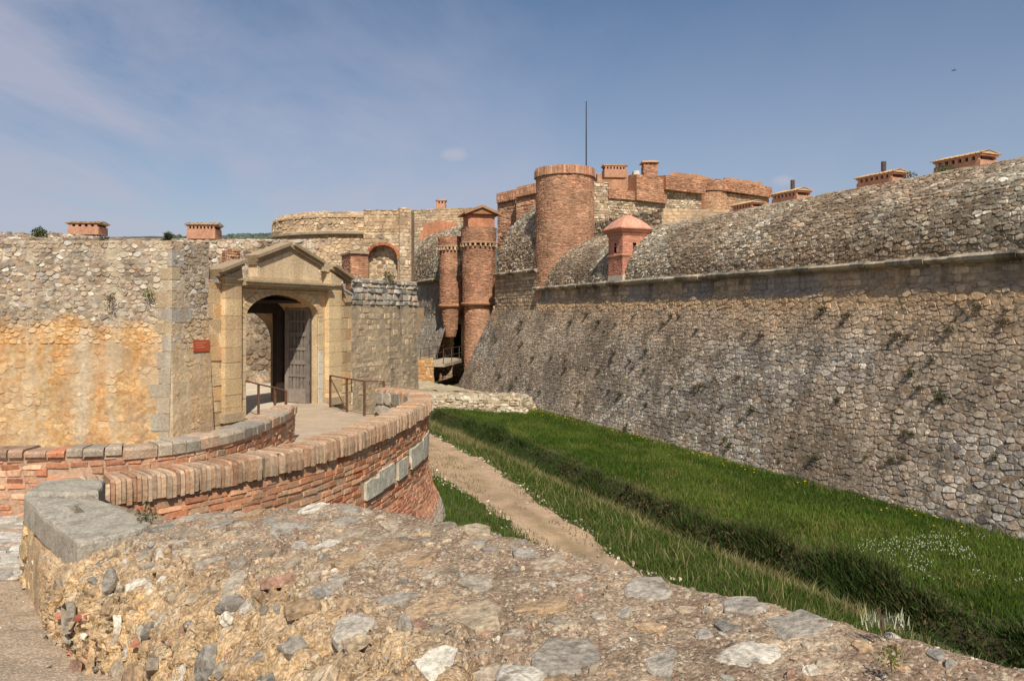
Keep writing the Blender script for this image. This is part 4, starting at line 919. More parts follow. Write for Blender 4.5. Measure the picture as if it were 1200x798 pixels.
while u < fi.L-.03:
    grey = u > 9.9; w = R.uniform(.2, .5) if grey else R.uniform(.2, .34); e = min(fi.L, u+w-.02)
    us = np.linspace(u, e, 3 if grey else 2); x = np.interp(us, fi.ul, fi.P[:, 0]); y = np.interp(us, fi.ul, fi.P[:, 1]); nx = np.interp(us, fi.ul, fi.N[:, 0]); ny = np.interp(us, fi.ul, fi.N[:, 1])
    zb0 = -2.26 if grey else -2.18; rs = []; o_ = R.uniform(-.02, .02); zt0 = -2.06+R.uniform(-.025, .02)
    for ofs, z in ((-.02, zb0), (.05+o_, zb0+.01), (.055+o_, zt0-.04), (.02+o_, zt0), (-.4, zt0+R.uniform(-.01, .01)), (-.46, zt0-.03), (-.46, zb0)):
        rs.append(np.stack([x+nx*ofs, y+ny*ofs, np.full(len(us), z)], 1))
    c = np.array([c255(178, 160, 136), c255(164, 152, 134), c255(190, 158, 128)][R.randint(3)] if grey else [c255(168, 132, 106), c255(190, 124, 90), c255(168, 150, 128)][R.choice(3, p=[.5, .2, .3])])*R.uniform(.9, 1.08)
    P_ = np.stack(rs, 0); mb.grid(P_, c); mb.add(P_[:, 0], np.arange(len(rs)), c); mb.add(P_[:, -1], np.arange(len(rs))[::-1], c); u += w
mb.build('capping', M_slab, ib)

# ================================================================== GROUNDS
def strip(Lp, Rp, nu, nv, zfun=None, col=(.5, .5, .5), seed=0, amp=.02, freq=3):
    Lp, Rp = np.array(Lp, float), np.array(Rp, float)
    def rs(P, n):
        t = np.linspace(0, 1, len(P)); s = np.linspace(0, 1, n); return np.stack([np.interp(s, t, P[:, k]) for k in range(3)], 1)
    A, B = rs(Lp, nu), rs(Rp, nu); t = np.linspace(0, 1, nv)[None, :, None]
    P = A[:, None]*(1-t)+B[:, None]*t; P[..., 2] += amp*(fbm(P[..., 0]*freq, P[..., 1]*freq, 0, seed)-.5)*2
    return P
P = strip([(-26, 11.4, -3.1), (-24, 9, -3.0), (-20, 6, -2.8), (-18, 3, -2.5), (-15, 0, -2.3), (-15, -2, -2.2), (-15, -8, -2.2)],
          [(-5.2, 11.9, -3.04), (-5.0, 8.6, -3.0), (-3.2, 6.4, -2.68), (-.6, 3.9, -2.36), (1.2, 2.0, -2.15), (3.0, 0, -2.05), (4.5, -8, -2)], 220, 200, amp=.03)
mb = MB(); mb.grid(P, pal([c255(176, 154, 128)], None, .02)(P[..., 0].ravel(), P[..., 1].ravel(), P.reshape(-1, 3)))
R = np.random.RandomState(21)
o = mb.build('forecourt_ground', M_gravel, smooth=True); o['kind'] = 'structure'
GPTS = P
P = strip([(-5.6, 11.95, -3.03), (-5.1, 13.3, -2.98), (-4.95, 16.2, -2.9), (-5.1, 17.5, -2.86), (-5.7, 19.0, -2.86), (-7.6, 21.5, -2.86), (-8.4, 21.2, -2.86)],
          [(-5.2, 9.7, -3.04), (-3.3, 12.9, -2.98), (-2.65, 15.8, -2.9), (-2.4, 18.6, -2.86), (-3.4, 21.4, -2.86), (-5.5, 23.6, -2.86), (-6.4, 25.6, -2.86)], 120, 40, amp=.015)
mb = MB(); mb.grid(P, c255(184, 162, 134)); 
for edge in (P[:, 0], P[:, -1]):
    lo = edge.copy(); lo[:, 2] = -5.3; mb.grid(np.stack([edge, lo], 1), c255(176, 150, 120))
o = mb.build('causeway', M_deck, smooth=False); o['kind'] = 'structure'
mb = MB(); P = strip([(-8.6, 20.9, -2.865), (-9.2, 22.5, -2.865), (-25, 23.8, -2.865)], [(-5.9, 25.8, -2.865), (-7.6, 27.5, -2.865), (-7.6, 37.5, -2.865)], 60, 60, amp=.01); P[..., 2] += .0
mb.grid(P, c255(206, 190, 164)); o = mb.build('courtyard_floor', M_deck); o['kind'] = 'structure'
# paving patch at the far left
S = Sweep([(-14, 8.45), (-5.55, 8.6)], [(0, -2.99), (-2.9, -3.02)]); mb = MB(); S.back(mb, c255(170, 158, 140), off=.012)
stones(mb, S, pal([c255(198, 190, 176), c255(182, 174, 162), c255(206, 196, 178), c255(176, 150, 130)], None, .05), .17, .4, relief=.035, joint=.02, jit=.25, seed=97, wav=.2, u0=4)
o = mb.build('paving', M_slab); o['kind'] = 'structure'

# ditch floor
def wob(s): return .55*(fbm(np.asarray(s)*.22, 0, 0, 40, 3)-.5)*2+.03*(np.asarray(s)-18)*0
def dz(p, s):
    p = np.asarray(p)-wob(s)*sm(p, 9.6, 11)*(1-sm(p, 13, 16))
    base_ = np.interp(p, [0, 6, 9.4, 10.4, 10.9, 11.35, 11.7, 12.25, 12.7, 17.6, 40], [-4.9, -4.9, -5.0, -5.15, -5.3, -5.75, -5.75, -5.15, -5.0, -5.2, -5.2])
    k = sm(s, 36, 42); base_ = base_*(1-k)+np.interp(p, [0, 9, 14, 17.6, 40], [-4.9, -5., -5.1, -5.2, -5.2])*k
    return base_+.09*(fbm(p*1.3, s*1.3, 0, 30)-.5)+.25*(fbm(p*.25, s*.25, 0, 31)-.5)*sm(p, 8, 13)*(1-sm(p, 15, 17.6))
def ditch_grid(p0, p1, s0, s1, dp, ds, lift=0):
    p = np.arange(p0, p1+dp/2, dp); s = np.arange(s0, s1+ds/2, ds); PP, SS = np.meshgrid(p, s, indexing='ij')
    pw = 11.6+.35*(fbm(SS*.12, 0, 0, 40)-.5)*2-11.6
    X = PP*PN[0]+SS*SD[0]; Y = PP*PN[1]+SS*SD[1]; return PP, SS, np.stack([X, Y, dz(PP+0*pw, SS)+lift], -1)
PP, SS, P = ditch_grid(-12, 20, -12, 62, .2, .3)
g = np.array(c255(74, 78, 38)); br = np.array(c255(120, 102, 72)); m = sm(fbm(PP*.8, SS*.8, 0, 33), .4, .65)[..., None]*.5
dk = (np.exp(-((PP-wob(SS)-11.85)/.55)**2)*(1-sm(SS, 36, 42)))[..., None]; cg = g*(1-m)+br*m; cg = cg*(1-dk)+np.array(c255(56, 50, 32))*dk
mb = MB(); mb.grid(P, cg)
big = 6000; z = -5.6                                          # the plain out to the horizon
mb.add([(-big, -200, z), (big, -200, z), (big, big, z), (-big, big, z)], np.arange(4), c255(120, 118, 84))
o = mb.build('ground', M_soil, smooth=True); o['kind'] = 'structure'
def track_edges(s):
    s = np.asarray(s, float); a = np.interp(s, [0, 13.5, 18, 24, 30, 46], [6.3, 6.8, 7.1, 7.1, 7.3, 7.6]); b = np.interp(s, [0, 9, 13.5, 18, 24, 30, 46], [7.6, 7.8, 8.1, 8.65, 9.35, 9.5, 9.6])
    return a+.2*(fbm(s*.8, 3, 0, 50)-.5), b+.3*(fbm(s*.7, 5, 0, 51)-.5)
s_ = np.arange(0, 46, .15); a, b = track_edges(s_); a = a+.5*(fbm(s_*1.6, 0, 0, 52)-.5); b = b+.35*(fbm(s_*1.6, 9, 0, 53)-.5)
t = np.linspace(0, 1, 22)[None]; PPt = a[:, None]*(1-t)+b[:, None]*t; SSt = np.repeat(s_[:, None], 22, 1)
rut = -.035*(np.exp(-((t-.25)/.1)**2)+np.exp(-((t-.75)/.1)**2)); edge = -.05*((t < .03) | (t > .97))
P = np.stack([PPt*PN[0]+SSt*SD[0], PPt*PN[1]+SSt*SD[1], dz(PPt, SSt)+.045+rut+edge], -1)
cc = np.array(c255(178, 150, 120))*np.ones((*PPt.shape, 3)); mm = np.exp(-((t-.5)/.13)**2)[..., None]*sm(fbm(PPt*2, SSt*1., 0, 54), .42, .6)[..., None]*.5; cc = cc*(1-mm)+np.array(c255(130, 112, 76))*mm
mb = MB(); mb.grid(P, cc); o = mb.build('dirt_track', M_dirt, smooth=True); o['kind'] = 'structure'

# hills
mb = MB(); px = np.linspace(-500, 1500, 260)
rows_ = []
for k, (Y, f) in enumerate(((900, .0), (1200, .35), (1500, .8), (1700, 1.), (2300, .9), (2600, .1))):
    ridge = 92+6*(fbm(px*.006, 0, 0, 60)-.5)*2-sm(px, 420, 1300)*70-2.5*(fbm(px*.05, k, 0, 61)-.5)
    rows_.append(np.stack([(px-600)/F*Y, np.full(len(px), Y), -6+f*ridge/F*1700], 1))
P = np.stack(rows_, 1); mb.grid(P, c255(84, 90, 82)); o = mb.build('hills', M_hill, smooth=True); o['kind'] = 'structure'
R = np.random.RandomState(61); mb = MB()
for i in range(900):
    px_ = R.uniform(200, 460); Y = R.uniform(1500, 1690); f = np.interp(Y, [1500, 1700], [.8, 1.]); rr = 92+6*(float(fbm(px_*.006, 0, 0, 60))-.5)*2
    x = (px_-600)/F*Y; z0_ = -6+f*rr/F*1700; s1 = R.uniform(3, 7)
    mb.lathe([(.3*s1, -.5*s1), (s1*.9, 0), (s1, .4*s1), (.6*s1, .9*s1), (.1, 1.1*s1)], (x, Y, z0_), np.array(c255(70, 78, 64))*R.uniform(.8, 1.25), 6)
o = mb.build('far_scrub', M_hill); tag(o, 'dark scrub covering the distant hill ridge', 'scrub', kind='stuff')

# rubble platform in the ditch
S = Sweep([PS(5.0, 42.5), PS(9, 41.4), PS(16.2, 36.9), PS(17.6, 38.5)], [(.5, -5.3), (.05, -4.75), (-.1, -4.5), (-1.2, -4.42), (-12, -4.35)]); mb = MB()
mpl = thing('rubble_platform', 'low pale rubble platform crossing the ditch below the entrance', 'platform', (*PS(12, 40), -5.2))
S.back(mb, c255(176, 160, 130), du=.3, dv=.3, bump=.25); stones(mb, S, pal([c255(206, 194, 168), c255(190, 176, 150), c255(180, 160, 128)], None, .06), .17, .28, relief=.09, jit=.3, seed=101, v1=S.vl[3], wav=.2)
mb.build('rubble', M_farstone, mpl)

# ================================================================== ROCK LIBRARY
def rocklib(n, npts, seed, flat=.5):
    out = []; R = np.random.RandomState(seed)
    for i in range(n):
        bm = bmesh.new(); P = R.normal(size=(npts, 3)); P /= np.linalg.norm(P, axis=1)[:, None]; P *= R.uniform(.75, 1.1, (npts, 1)); P[:, 2] = np.clip(P[:, 2]*1.3, -.8, .8)*flat*R.uniform(.7, 1.2); P[:, 1] *= R.uniform(.55, .95)
        for p in P: bm.verts.new(p)
        bmesh.ops.convex_hull(bm, input=bm.verts); 
        for v in [v for v in bm.verts if not v.link_faces]: bm.verts.remove(v)
        bmesh.ops.triangulate(bm, faces=bm.faces[:]); bm.verts.index_update()
        out.append((np.array([v.co[:] for v in bm.verts]), np.array([[v.index for v in f.verts] for f in bm.faces]))); bm.free()
    return out
def put_rocks(mb, lib, pos, nrm, size, col, seed, tilt=.25, squash=None, sink=.3):
    R = np.random.RandomState(seed)
    for p, n, s, c in zip(pos, nrm, size, col):
        V, Fc = lib[R.randint(len(lib))]; n = np.array(n)+R.uniform(-tilt, tilt, 3); n /= np.linalg.norm(n)
        a = np.cross(n, R.normal(size=3)); a /= np.linalg.norm(a); b = np.cross(n, a)
        sc_ = np.array([s, s, s if squash is None else s*squash])
        mb.add((V*sc_) @ np.array([a, b, n])+np.array(p)-n*s*sink*.4, Fc, c)
ROCK = rocklib(14, 16, 1, .55); CHIP = rocklib(8, 8, 2, .6); SLABR = rocklib(10, 20, 3, .22)

def put_flag(mb, R, p, n, r, th, proud, col, tilt=.05):
    k = R.randint(8, 12); a = np.sort(np.linspace(0, 2*np.pi, k, endpoint=False)+R.uniform(-.22, .22, k)); q = r*R.uniform(.62, 1.08, k); asp = R.uniform(.5, .9)
    x, y = np.cos(a)*q, np.sin(a)*q*asp; zt_ = R.uniform(-.12, .12)*x+R.uniform(-.12, .12)*y
    b = min(.3, .012/r+.06); rings = [np.stack([x*1.02, y*1.02, np.full(k, -th)], 1), np.stack([x, y, zt_-.35*proud-R.uniform(0, .3, k)*proud], 1), np.stack([x*(1-b), y*(1-b), zt_+R.uniform(-.15, .1, k)*proud], 1), np.stack([x*.5, y*.5, zt_*.5+R.uniform(-.2, .35, k)*proud*.8], 1)]
    V = np.concatenate(rings+[[[0, 0, R.uniform(0, .3)*proud]]]); V[:, 2] += proud
    i = np.arange(k); j = (i+1) % k; Q = np.concatenate([np.stack([i+m*k, j+m*k, j+(m+1)*k, i+(m+1)*k], 1) for m in range(3)]); T = np.stack([i+3*k, j+3*k, np.full(k, 4*k)], 1)
    n = np.array(n)+R.uniform(-tilt, tilt, 3); n /= np.linalg.norm(n); u_ = np.cross(n, R.normal(size=3)); u_ /= np.linalg.norm(u_); w_ = np.cross(n, u_)
    mb.add(V @ np.array([u_, w_, n])+np.array(p), [Q, T], col)
# ================================================================== FOREGROUND RUBBLE WALL
secs = [  # near bottom, near shoulder low, near top edge, mid top, far top edge, far bottom
 ((-5.36, 8.42, -3.1), (-5.33, 8.4, -2.3), (-5.18, 8.42, -2.2), (-4.85, 8.5, -2.1), (-4.5, 8.65, -2.12), (-4.2, 8.9, -5.3)),
 ((-4.37, 7.06, -3.0), (-4.31, 7.1, -2.32), (-4.08, 7.26, -2.2), (-3.8, 7.6, -2.1), (-3.5, 7.95, -2.12), (-3.2, 8.3, -5.3)),
 ((-3.45, 5.95, -2.85), (-3.4, 6.0, -2.15), (-3.2, 6.25, -1.96), (-2.95, 6.85, -1.93), (-2.7, 7.35, -1.9), (-2.4, 7.8, -5.3)),
 ((-2.56, 5.13, -2.7), (-2.45, 5.25, -2.1), (-2.2, 5.55, -1.87), (-1.95, 6.3, -1.8), (-1.55, 7.15, -1.72), (-1.2, 7.6, -5.3)),
 ((-1.5, 3.88, -2.6), (-1.38, 4.05, -2.0), (-1.1, 4.4, -1.74), (-.8, 5.3, -1.7), (-.5, 6.25, -1.66), (-.1, 6.7, -5.3)),
 ((-.55, 2.75, -2.5), (-.45, 2.92, -1.95), (-.15, 3.3, -1.66), (.25, 4.2, -1.62), (.6, 4.98, -1.6), (1., 5.4, -5.3)),
 ((.4, 1.65, -2.4), (.5, 1.8, -1.9), (.75, 2.15, -1.6), (1.2, 3.0, -1.55), (1.55, 3.87, -1.5), (2., 4.3, -5.3)),
 ((1.4, .55, -2.3), (1.5, .7, -1.85), (1.75, 1.0, -1.58), (2.2, 1.8, -1.5), (2.5, 2.85, -1.45), (3., 3.2, -5.3)),
 ((2.6, -.8, -2.3), (2.7, -.7, -1.85), (2.95, -.4, -1.58), (3.4, .5, -1.5), (3.9, 1.2, -1.45), (4.4, 1.5, -5.3))]
SC = np.array(secs); vk = np.array([0, .7, .95, 1.9, 2.9, 6.2]); uk = np.concatenate([[0], np.cumsum(np.linalg.norm(np.diff(SC[:, 3], axis=0), axis=1))])
def fw(u, v):
    u = np.asarray(u, float); v = np.asarray(v, float); out = np.zeros((*np.broadcast(u, v).shape, 3))
    def cr(t, kk, vals):      # smooth interpolation index weights
        i = np.clip(np.searchsorted(kk, t, 'right')-1, 0, len(kk)-2); f = np.clip((t-kk[i])/(kk[i+1]-kk[i]), 0, 1); return i, f
    iu, fu = cr(u, uk, None); iv, fv = cr(v, vk, None)
    A = SC[iu, iv]; B = SC[iu+1, iv]; C_ = SC[iu, iv+1]; D_ = SC[iu+1, iv+1]; fu = fu[..., None]; fv = fv[..., None]
    return (A*(1-fu)+B*fu)*(1-fv)+(C_*(1-fu)+D_*fu)*fv
def fws(u, v):
    r = 0
    for du, w in ((-.18, .25), (0, .5), (.18, .25)):
        for dv_, w2 in ((-.1, .25), (0, .5), (.1, .25)): r = r+fw(np.clip(u+du, 0, uk[-1]), np.clip(v+dv_, 0, 6.2))*w*w2
    return r
def fwd(u, v, amp=1):
    P = fws(u, v); e = .02; a = fws(u+e, v)-fws(u-e, v); b = fws(u, v+e)-fws(u, v-e); n = np.cross(b, a); n = n/np.maximum(1e-9, np.linalg.norm(n, axis=-1, keepdims=True))
    n = np.where((n[..., 2:3] < -.2), -n, n); q = np.abs(fbm(P[..., 0]*7, P[..., 1]*7, P[..., 2]*7, 73, 3)-.5)
    h = .12*(fbm(P[..., 0]*1.6, P[..., 1]*1.6, P[..., 2]*1.6, 70)-.5)+.045*(fbm(P[..., 0]*6, P[..., 1]*6, P[..., 2]*6, 71)-.5)+.022*(fbm(P[..., 0]*22, P[..., 1]*22, P[..., 2]*22, 72, 3)-.5)-.05*np.clip(.07-q, 0, .07)/.07*sm(v, 2.2, 1.2)
    h = h*(1+.7*np.exp(-((v-.9)/.5)**2))*(1-.45*sm(v, 1.2, 1.9)*sm(3.2, 2.9, v))*sm(u, .9, 2.0)
    return P+n*(h*amp)[..., None], n
u = np.arange(.0, uk[-1], .022); v = np.concatenate([np.arange(0, 3.1, .02), np.arange(3.1, 6.2, .2)]); UU, VV = np.meshgrid(u, v, indexing='ij'); P, n_ = fwd(UU, VV)
n1 = sm(fbm(P[..., 0]*2.2, P[..., 1]*2.2, P[..., 2]*2.2, 80), .35, .65)[..., None]; n2 = sm(fbm(P[..., 0]*9, P[..., 1]*9, P[..., 2]*9, 81), .45, .6)[..., None]
top = sm(VV, .9, 1.4)[..., None]
cA = np.array(c255(206, 168, 118))*(1-n1)+np.array(c255(190, 156, 116))*n1; cB = np.array(c255(170, 146, 118))*(1-n1)+np.array(c255(148, 122, 98))*n1
cF = cA*(1-top)+cB*top; cF = cF*(1-n2*.3)+np.array(c255(214, 196, 164))*n2*.3
fwl = thing('rubble_wall', 'thick broken rubble wall of mortar and embedded stones filling the foreground', 'wall', (-1, 5, -2.6))
mb = MB(); mb.grid(P, cF); mb.add(P[0], np.arange(len(v)), c255(190, 160, 120)); mb.build('mortar_core', M_mortar, fwl, smooth=True)
mb = MB(); R = np.random.RandomState(31)
PALR = np.array([c255(166, 155, 138), c255(148, 140, 127), c255(178, 163, 141), c255(206, 195, 174), c255(184, 154, 118), c255(166, 130, 108), c255(168, 150, 126), c255(194, 172, 140)])
def scat(N, vr, sizes, lib, sink, tilt, wts, squash=None, ur=(2.1, 11.5), power=2, mb=None, seed=1):
    R = np.random.RandomState(seed); u_ = R.uniform(*ur, N); v_ = R.uniform(*vr, N); P, n = fwd(u_, v_); s = sizes[0]+(sizes[1]-sizes[0])*R.rand(N)**power
    w = np.array(wts, float); c = PALR[R.choice(8, N, p=w/w.sum())]*R.uniform(.85, 1.1, (N, 1)); put_rocks(mb, lib, P, n, s, c, seed, tilt, squash, sink)
placed = []
def flags(N, vr, sizes, proud, tilt, wts, seed, power=1.6, ur=(1.9, 11.5), pk=.85):
    R = np.random.RandomState(seed); w = np.array(wts, float); w /= w.sum(); sz = np.sort(sizes[0]+(sizes[1]-sizes[0])*R.rand(N)**power)[::-1]
    U_ = R.uniform(*ur, N); V_ = R.uniform(*vr, N); P, n = fwd(U_, V_)
    for i in range(N):
        if any((abs(P[i][0]-q[0]) < 1 and np.linalg.norm(P[i]-q[:3]) < pk*(sz[i]+q[3])) for q in placed): continue
        placed.append(np.array([*P[i], sz[i]])); put_flag(mb, R, P[i], n[i], sz[i], .06, proud*R.uniform(.4, 1.4), PALR[R.choice(8, p=w)]*R.uniform(.84, 1.08), tilt)
flags(420, (1.3, 2.78), (.06, .22), .014, .04, [4, 2.5, 3, .8, 3, 1.3, 4, 2], 41)
flags(520, (.0, 1.3), (.05, .17), .04, .22, [3, 2, 3, 2, 4, 1.8, 4, 4], 42)
flags(1500, (.0, 2.85), (.02, .05), .02, .25, [2, 1, 2, 2, 3, 2, 3, 4], 43)
scat(110, (.0, 1.5), (.06, .13), ROCK, .6, .6, [2, 1, 2, 3, 3, 1, 2, 4], mb=mb, seed=46)
mb.build('embedded_stones', M_rock, fwl)
mb = MB(); scat(6500, (1.0, 3.0), (.006, .02), CHIP, -.1, .8, [1, .6, 2, 2, 3, 2, 3, 3], mb=mb, seed=44, power=2.5); scat(1800, (0, 1.1), (.006, .025), CHIP, -.1, .8, [.6, .4, 1, 1.6, 4, 1, 2, 3], mb=mb, seed=45)
o = mb.build('gravel', M_rock, fwl); o['kind'] = 'stuff'
mb = MB(); R = np.random.RandomState(8)
BK = []
for u_, v_ in ((2.3, .45), (2.6, .25), (2.8, .55), (3.0, .3), (3.5, .5), (2.45, .1), (3.9, .2), (4.4, .35), (3.3, .12), (5.0, .6)):
    P, n = fwd(np.array(u_), np.array(v_)); mb.box(P, (.1, .07, .05), np.array(c255(176, 106, 80))*R.uniform(.85, 1.1), rz=R.uniform(0, 3), jit=.01, bev=.015)
mb.build('brick_fragments', M_brick, fwl)
# coping slab with its slot at the far left end
mb = MB()
def slab(poly, z0, z1, col, bev=.03, seed=0):
    """irregular worn slab; poly CCW plan points"""
    R = np.random.RandomState(seed); pts = []
    for i in range(len(poly)):
        a, b = np.array(poly[i]), np.array(poly[(i+1) % len(poly)]); k = max(2, int(np.linalg.norm(b-a)/.1))
        for j in range(k): pts.append(a+(b-a)*j/k)
    pts = np.array(pts); c = pts.mean(0); n = len(pts); rings = []
    for sc_, z in ((0, z0), (0, z1-bev*1.2), (bev*.35, z1-bev*.3), (bev*1.3, z1)):
        d = c-pts; d /= np.linalg.norm(d, axis=1)[:, None]; q = pts+d*sc_
        jt = .02*(fbm(q[:, 0]*5, q[:, 1]*5, z*3, 90+seed)-.5)
        rings.append(np.column_stack([q+d*jt[:, None]*2, z+jt*.8*(z > z0)]))
    return pts, rings, c, n
def slab_mesh(mb, poly, z0, z1, col, seed=0, hole=None):
    pts, rings, c, n = slab(poly, z0, z1, col, seed=seed); V = np.concatenate(rings)
    q = np.array([(r*n+i, r*n+(i+1) % n, (r+1)*n+(i+1) % n, (r+1)*n+i) for r in range(3) for i in range(n)])
    mb.add(V, [q, np.arange(n)[::-1]], col)
    top = rings[3]; inner = [top]
    if hole is None: tgt = np.repeat([[c[0], c[1], z1]], n, 0)
    else:
        h = np.array(hole); hc = h.mean(0); ang = np.arctan2(top[:, 1]-hc[1], top[:, 0]-hc[0]); 
        tgt = []
        for i in range(n):                                    # ray from hole centre to ring point hits hole rectangle
            d = top[i, :2]-hc; best = None
            for k in range(4):
                a, b = h[k], h[(k+1) % 4]; e = b-a; den = d[0]*e[1]-d[1]*e[0]
                if abs(den) < 1e-9: continue
                t = ((a-hc)[0]*e[1]-(a-hc)[1]*e[0])/den; s = ((a-hc)[0]*d[1]-(a-hc)[1]*d[0])/den
                if t > 0 and -1e-6 <= s <= 1+1e-6: best = t if best is None else min(best, t)
            tgt.append([*(hc+d*best), z1])
        tgt = np.array(tgt)
    K = 7; R_ = []
    for k in range(K+1):
        t = k/K; r = top*(1-t)+tgt*t; r[:, 2] = top[:, 2]*(1-t)+z1*t+.016*(fbm(r[:, 0]*6, r[:, 1]*6, 0, 95)-.5)*(1 if 0 < k < K else 0); R_.append(r)
    if hole is not None: lo = R_[-1].copy(); lo[:, 2] -= .16; R_.append(lo)
    V = np.concatenate(R_); m = len(R_); q = np.array([(r*n+i, r*n+(i+1) % n, (r+1)*n+(i+1) % n, (r+1)*n+i) for r in range(m-1) for i in range(n)])
    mb.add(V, [q] if hole is None else [q, np.arange(n)+(m-1)*n], col)
hc = np.array([-4.46, 7.85]); hd = np.array([.66, -.75]); hd /= np.linalg.norm(hd); hn = np.array([hd[1], -hd[0]])
hole = [hc-hd*.2-hn*.045, hc+hd*.2-hn*.045, hc+hd*.2+hn*.045, hc-hd*.2+hn*.045][::-1]
slab_mesh(mb, [(-5.33, 8.38), (-4.6, 7.55), (-3.78, 6.68), (-3.45, 7.05), (-3.42, 7.3), (-4.05, 7.95), (-4.42, 8.25)][::1], -2.27, -1.99, c255(168, 158, 140), 1, hole)
slab_mesh(mb, [(-5.4, 8.5), (-5.0, 8.45), (-4.6, 8.55), (-4.85, 9.15), (-5.3, 9.25), (-5.55, 9.1)], -2.3, -1.97, c255(164, 154, 136), 2)
mb.build('coping_slab', M_slab, fwl, 'worn grey capping slab with a cut slot')
mb = MB(); S = Sweep([(-5.6, 9.2), (-5.36, 8.42), (-4.5, 7.4), (-4.05, 7.2)], [(0, -3.15), (0, -2.27)]); S.back(mb, c255(204, 170, 124), bump=.05, du=.05, dv=.05)
voro(mb, S, pal([c255(176, 166, 146), c255(200, 170, 126), c255(190, 116, 84), c255(186, 172, 148), c255(206, 176, 130)], [2, 4, .7, 2, 4], .05), .2, .17, relief=.03, gap=.03, seed=110, drop=.25); mb.build('corner_stones', M_slab, fwl)

# loose gravel on the forecourt
mb = MB(); R = np.random.RandomState(51); N = 7000
ti = R.rand(N); gi = (R.uniform(.18, .75, N)*(GPTS.shape[0]-1)).astype(int); gj = (R.uniform(.45, 1.0, N)*(GPTS.shape[1]-1)).astype(int); pos = GPTS[gi, gj]+np.column_stack([R.uniform(-.05, .05, (N, 2)), np.zeros(N)])
put_rocks(mb, CHIP, pos, np.repeat([[0, 0, 1.]], N, 0), .006+.022*R.rand(N)**3, PALR[R.choice(8, N, p=np.array([1, .5, 3, 2, 2, 1, 3, 4])/16.5)]*R.uniform(.85, 1.1, (N, 1)), 52, .5, None, 0)
o = mb.build('loose_gravel', M_rock); tag(o, 'loose pale gravel scattered on the forecourt', 'gravel', kind='stuff')
# stones along the dirt track
mb = MB(); N = 1400; s = R.uniform(8, 40, N); a, b = track_edges(s); p = np.where(R.rand(N) < .5, a, b)+R.normal(0, .18, N); pos = np.stack([p*PN[0]+s*SD[0], p*PN[1]+s*SD[1], dz(p, s)+.04], 1)
put_rocks(mb, CHIP, pos, np.repeat([[0, 0, 1.]], N, 0), .015+.06*R.rand(N)**2.5, np.array([c255(206, 190, 160)])*R.uniform(.8, 1.1, (N, 1)), 53, .5, None, 0)
o = mb.build('track_stones', M_rock); tag(o, 'small pale stones lining the dirt track', 'stones', kind='stuff')

# ================================================================== GRASS
def blades(mb, X, Y, Z, h, w, col, R, lean=.5, wind=(0, 0)):
    N = len(X); a = R.uniform(0, 2*math.pi, N); dx, dy = np.cos(a)*w/2, np.sin(a)*w/2; b = R.uniform(0, 2*math.pi, N); l = h*lean*R.rand(N)
    tx_, ty_ = np.cos(b)*l+wind[0]*h, np.sin(b)*l+wind[1]*h
    V = np.stack([np.stack([X-dx, Y-dy, Z], 1), np.stack([X+dx, Y+dy, Z], 1), np.stack([X+dx*.7+tx_*.45, Y+dy*.7+ty_*.45, Z+h*.6], 1), np.stack([X-dx*.7+tx_*.45, Y-dy*.7+ty_*.45, Z+h*.6], 1), np.stack([X+tx_, Y+ty_, Z+h], 1)], 1)
    i = (np.arange(N)*5)[:, None]; mb.add(V.reshape(-1, 3), [i+np.array([[0, 1, 2, 3]]), i+np.array([[3, 2, 4]])], np.repeat(col, 5, 0))
R = np.random.RandomState(77)
def region(N, p0, p1, s0, s1, dens=None):
    # more blades near the camera
    s = s0+(s1-s0)*R.rand(N)**1.35; p = R.uniform(p0, p1, N); return p, s
def place(p, s): return p*PN[0]+s*SD[0], p*PN[1]+s*SD[1], dz(p, s)-.01
mb = MB()
p, s = region(200000, 11.9, 17.75, 1, 44); k = p > 12.35+wob(s)+.3*R.rand(len(p)); p, s = p[k], s[k]
X, Y, Z = place(p, s); f = fbm(p*.6, s*.35, 0, 90)[:, None]; f2 = fbm(p*2.5, s*2.5, 0, 91)
c = np.array(c255(70, 92, 28))*(1-sm(f, .4, .65))+np.array(c255(94, 112, 42))*sm(f, .4, .65); c = c*R.uniform(.75, 1.2, (len(p), 1)); yl = (R.rand(len(p)) < .04+.3*sm(fbm(p*1.1, s*.7, 0, 86), .55, .7))[:, None]; c = np.where(yl, np.array(c255(138, 132, 70))*R.uniform(.8, 1.1, (len(p), 1)), c)
blades(mb, X, Y, Z, (.07+.11*R.rand(len(p)))*(.5+1.1*f2), .015+.0*p, c, R, .9)
p, s = region(125000, 7.4, 11.5, 1, 40); a, b = track_edges(s); k = p > b+.14*np.abs(R.normal(size=len(p)))-.25*(fbm(p*3, s*3, 0, 12) > .56); p, s = p[k], s[k]
pw = p-wob(s)*sm(p, 9.6, 11); X, Y, Z = place(p, s); dry = ((.12+sm(pw+3.2*(fbm(p*.8, s*.35, 0, 93)-.5), 9.9, 11.0)*.7)*(.5+.8*fbm(p*1.6, s*1.2, 0, 84)))[:, None]; pick = R.rand(len(p), 1) < dry
c = np.where(pick, np.array(c255(142, 132, 86)), np.array(c255(76, 96, 34)))*R.uniform(.75, 1.2, (len(p), 1))
blades(mb, X, Y, Z, (.07+.11*R.rand(len(p)))*(.6+.9*fbm(p*2, s*2, 0, 85))*(1+.8*pick[:, 0]), .014+.0*p, c, R, 1.1)
p, s = region(26000, 3.5, 7.6, 8, 40); a, b = track_edges(s); k = p < a+.1*R.normal(size=len(p)); p, s = p[k], s[k]
X, Y, Z = place(p, s); c = np.array(c255(80, 102, 36))*R.uniform(.75, 1.2, (len(p), 1)); blades(mb, X, Y, Z, .1+.12*R.rand(len(p)), .02+.0*p, c, R)
